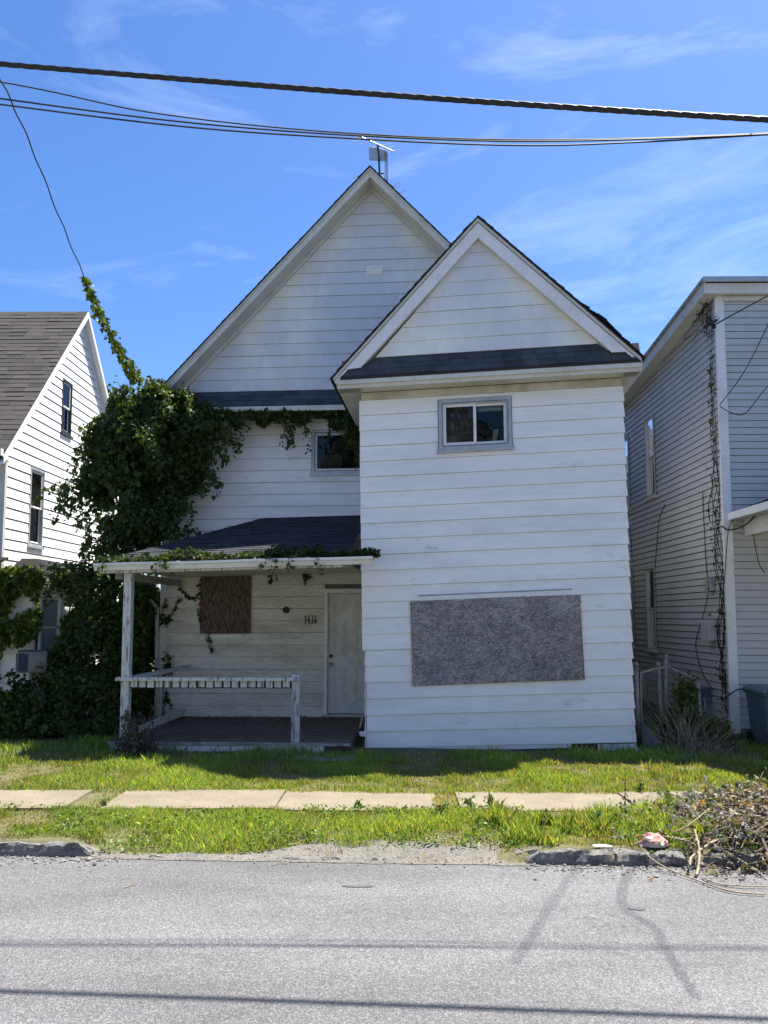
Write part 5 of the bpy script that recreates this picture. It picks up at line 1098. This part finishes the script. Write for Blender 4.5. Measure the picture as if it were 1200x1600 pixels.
Pd = np.array(Pd); Pd[:, 2] = np.maximum(Pd[:, 2], .012); leaves('dry_leaf', Pd, .045, 'dry', bpile, droop=.1, lobed=False, tonef=lambda P: rng.uniform(.5, 1.9, (len(P), 1)) * np.ones((1, 3)))
Pg = np.array(Pg); Pg[:, 2] = np.maximum(Pg[:, 2], .012); leaves('green_leaf', Pg[Pg[:, 0] < 3.1][::2], .035, 'weed', bpile, droop=.2, tonef=lambda P: np.ones((len(P), 1)) * [[.6, .5, .7]])
P = []
for i in range(900): x, y = random.gauss(3.1, .6), random.gauss(5.9, .16); P.append((x, min(y, 6.1), .01))
leaves('fallen_leaf', P, .03, 'dry', bpile, droop=.05, lobed=False)
for pts, r in ((((1084, 1293), (1092, 1325), (1092, 1350), (1088, 1368)), .010), (((1092, 1330), (1110, 1318), (1122, 1312)), .010), (((1000, 1322), (1018, 1342), (1045, 1358), (1080, 1372), (1140, 1392), (1195, 1397)), .005), (((1195, 1308), (1188, 1325), (1193, 1345), (1200, 1356)), .006), (((1078, 1353), (1080, 1340), (1092, 1332)), .009), (((1115, 1320), (1150, 1340), (1185, 1362)), .006), (((1095, 1370), (1130, 1382), (1200, 1385)), .004), (((1130, 1290), (1160, 1255), (1175, 1245)), .006), (((1050, 1300), (1075, 1290), (1110, 1262)), .005), (((1120, 1262), (1160, 1268), (1200, 1262)), .006)):
    q_ = [at(x, y, 5.72 + (1372 - min(y, 1372)) * .0055 if y < 1372 else 1) if y < 1365 else atz(x, y, .015) for x, y in pts]; MB().tube(smooth(q_, 5), r, 6).build('branch', 'palewood', bpile, smooth=True)
# distant tree behind the gap
bt = empty('background_tree', (-9.5, 27, 0), 'small treetop peeping between the left house and the vine', 'tree')
MB().tube([(-9.5, 27, 0), (-9.6, 27, 4.5), (-9.4, 27, 8)], [.2, .14, .05], 8).build('trunk', 'bark', bt)
for i in range(6): a = i * 1.05; MB().tube([(-9.5, 27, 4.5 + i * .4), (-9.5 + 1.2 * math.cos(a), 27 + 1.2 * math.sin(a), 6.5 + i * .3)], [.06, .02], 5).build('limb', 'bark', bt)
P = np.concatenate([W(-9.5 + random.gauss(0, .9), 27 + random.gauss(0, .9), 7.1 + random.gauss(0, .8)) + rng.normal(size=(160, 3)) * .35 for _ in range(22)]); leaves('crown', P, .14, 'leaf', bt)
# ============================================================ ACROSS THE STREET (unseen; mirrored in the window panes, pale walls bounce light)
oh = empty('opposite_house', (-1, -17, 0), 'tall cream gabled house across the street, mirrored in the upper windows', 'house')
def street_house(o, x0, x1, yf, zt, zr, wallm):
    xm = (x0 + x1) / 2
    MB().box(W, x0, x1, yf - 9, yf, -.1, zt).build('wall', wallm, o)
    MB().prism([(x0, yf, zt), (x1, yf, zt), (xm, yf, zr)], (0, -.2, 0)).build('gable_wall', wallm, o)
    for sg in (-1, 1):
        hw = (x1 - x0) / 2 + .5; dz_ = (zr - zt) / ((x1 - x0) / 2) * hw
        MB().prism([(xm, yf + .4, zr + .2), (xm + sg * hw, yf + .4, zr + .2 - dz_), (xm + sg * hw, yf + .4, zr + .05 - dz_), (xm, yf + .4, zr + .05)], (0, -9.5, 0)).build('roof', 'felt', o)
    for k in range(3):
        x = x0 + (x1 - x0) * (k + .5) / 3
        for z in (1.2, 4.4):
            f_ = MB().box(W, x - .5, x + .5, yf, yf + .06, z, z + 1.5).build('window', 'trim_white', o); MB().box(W, x - .4, x + .4, yf + .06, yf + .07, z + .1, z + 1.4).build('pane', 'room', f_)
street_house(oh, -5, 3.2, -13.5, 7.4, 11.4, 'trim')
for (x0, x1, zt, zr, mm, lb) in ((-15.5, -7.2, 6.2, 9.6, 'siding_left', 'unseen white gabled house across the street, left of the tall one'), (5.4, 13.5, 6.4, 9.9, 'trim', 'unseen cream gabled house across the street, right of the tall one'), (-26, -17.5, 6.2, 9.4, 'trim', 'unseen cream gabled house across the street, farthest left'), (15.5, 24, 6.0, 9.2, 'siding_left', 'unseen white gabled house across the street, farthest right')):  # unseen row added in pale colours to bounce sun onto the shaded fronts
    street_house(empty('opposite_house', ((x0 + x1) / 2, -13.5, 0), lb, 'house'), x0, x1, -13.5, zt, zr, mm)
for (tx, ty, th_, lb) in ((4.4, -20, 13, 'broad leafy tree behind the houses across the street, on the right'), (-6.2, -21, 14, 'broad leafy tree behind the houses across the street, on the left')):
    t_ = empty('street_tree', (tx, ty, 0), lb, 'tree'); MB().tube([(tx, ty, -.1), (tx + .1, ty, 3), (tx, ty, th_ * .7)], [.28, .22, .08], 8).build('trunk', 'bark', t_)
    for i in range(6): a = i * 1.05; MB().tube([(tx, ty, 3 + i * .6), (tx + 2.4 * math.cos(a), ty + 2.4 * math.sin(a), 5.5 + i * .7)], [.09, .03], 5).build('limb', 'bark', t_)
    P = np.concatenate([W(tx, ty, th_ * .63) + unit(rng.normal(size=(1, 3)))[0] * [3.0, 2.6, th_ * .33] * random.random() ** .4 + rng.normal(size=(200, 3)) * .5 for _ in range(45)]); leaves('crown', P, .3, 'leaf', t_, lobed=False)
# patches and oil on the road
def patch(x, y, rx_, ry_, mat, name, label, cat='stain'):
    V = [(x, y, .0042)]; n = 26
    for i in range(n): a = 2 * math.pi * i / n; k = 1 + .45 * mnoise.noise((math.cos(a) * 1.6 + x, math.sin(a) * 1.6 + y, 3)); V.append((x + rx_ * k * math.cos(a), y + ry_ * k * math.sin(a), .0042))
    return tag(MB().add(V, [(0, 1 + i, 1 + (i + 1) % n) for i in range(n)]).build(name, mat), label, cat)
MT['tar'] = pbr('old_tar', (.075, .075, .076), .8, (.11, .11, .11), 30, (1, 1, 1), .4, .6, bump=.5, bscale=90)
p_ = atz(995, 1420, 0); patch(p_[0], p_[1], .055, .035, 'tar', 'tar_spot', 'small dark tar spot on the road near the right')
p_ = atz(560, 1385, 0); patch(p_[0], p_[1], .10, .025, 'tar', 'tar_spot', 'thin dark tar smear on the road near the middle of the kerb gap')
# dead leaves blown on the porch floor, screws in the boards
P = [PF(random.uniform(PL + .1, 1.4), -.1 - abs(random.gauss(0, .5)), pdk + .004) for _ in range(420)] + [PF(random.uniform(PL + .1, 1.5), random.uniform(PV + .1, -.1), pdk + .004) for _ in range(160)]
tag(leaves('fallen_leaves', P, .035, 'dry', None, droop=.05, lobed=False, tonef=lambda P: np.ones((len(P), 1)) * [[.6, .5, .45]]), 'dead brown leaves scattered over the porch floor', 'leaves')
m_ = MB()
for t_ in (0, .25, .5, .75, 1):
    for side in (0, 1):
        u = q[0][0] + .05 + (q[1][0] - q[0][0] - .1) * t_; w0 = (q[3][1] + (q[2][1] - q[3][1]) * t_ + .04) if side else (q[0][1] + (q[1][1] - q[0][1]) * t_ - .04)
        m_.tube([bfront(u, w0, .043), bfront(u, w0, .0465)], .0085, 8)
m_.build('screw_heads', 'dark_metal', ob, kind='stuff')
for n_, g_ in (('telephone_wire', 'thin overhead wires'), ('drop_wire', 'wires hanging at the grey house'), ('weed', 'weeds sprouting along the pavement'), ('twig', 'twigs on the road'), ('opposite_house', 'houses across the street'), ('street_tree', 'trees behind the houses across the street'), ('tar_spot', 'tar spots on the road'), ('overhead_wire', 'service cables to the grey house')):
    for o in bpy.data.objects:
        if o.parent is None and o.name.split('.')[0] == n_: o['group'] = g_

# far-off belt of trees behind the back gardens
P = []
for i in range(120):
    x = -50 + i * .84; h = 4.2 + 1.8 * mnoise.noise((x * .15, 3, 0)) + 1.2 * mnoise.noise((x * .6, 8, 0)); P.append(W(x, 44, h * .5) + rng.normal(size=(130, 3)) * [1.0, 1.2, h * .24])
P = np.concatenate(P); P = P[P[:, 2] > 0]
tag(leaves('far_trees', P, .6, 'leaf', None, lobed=False), 'far belt of trees behind the back gardens', 'trees')
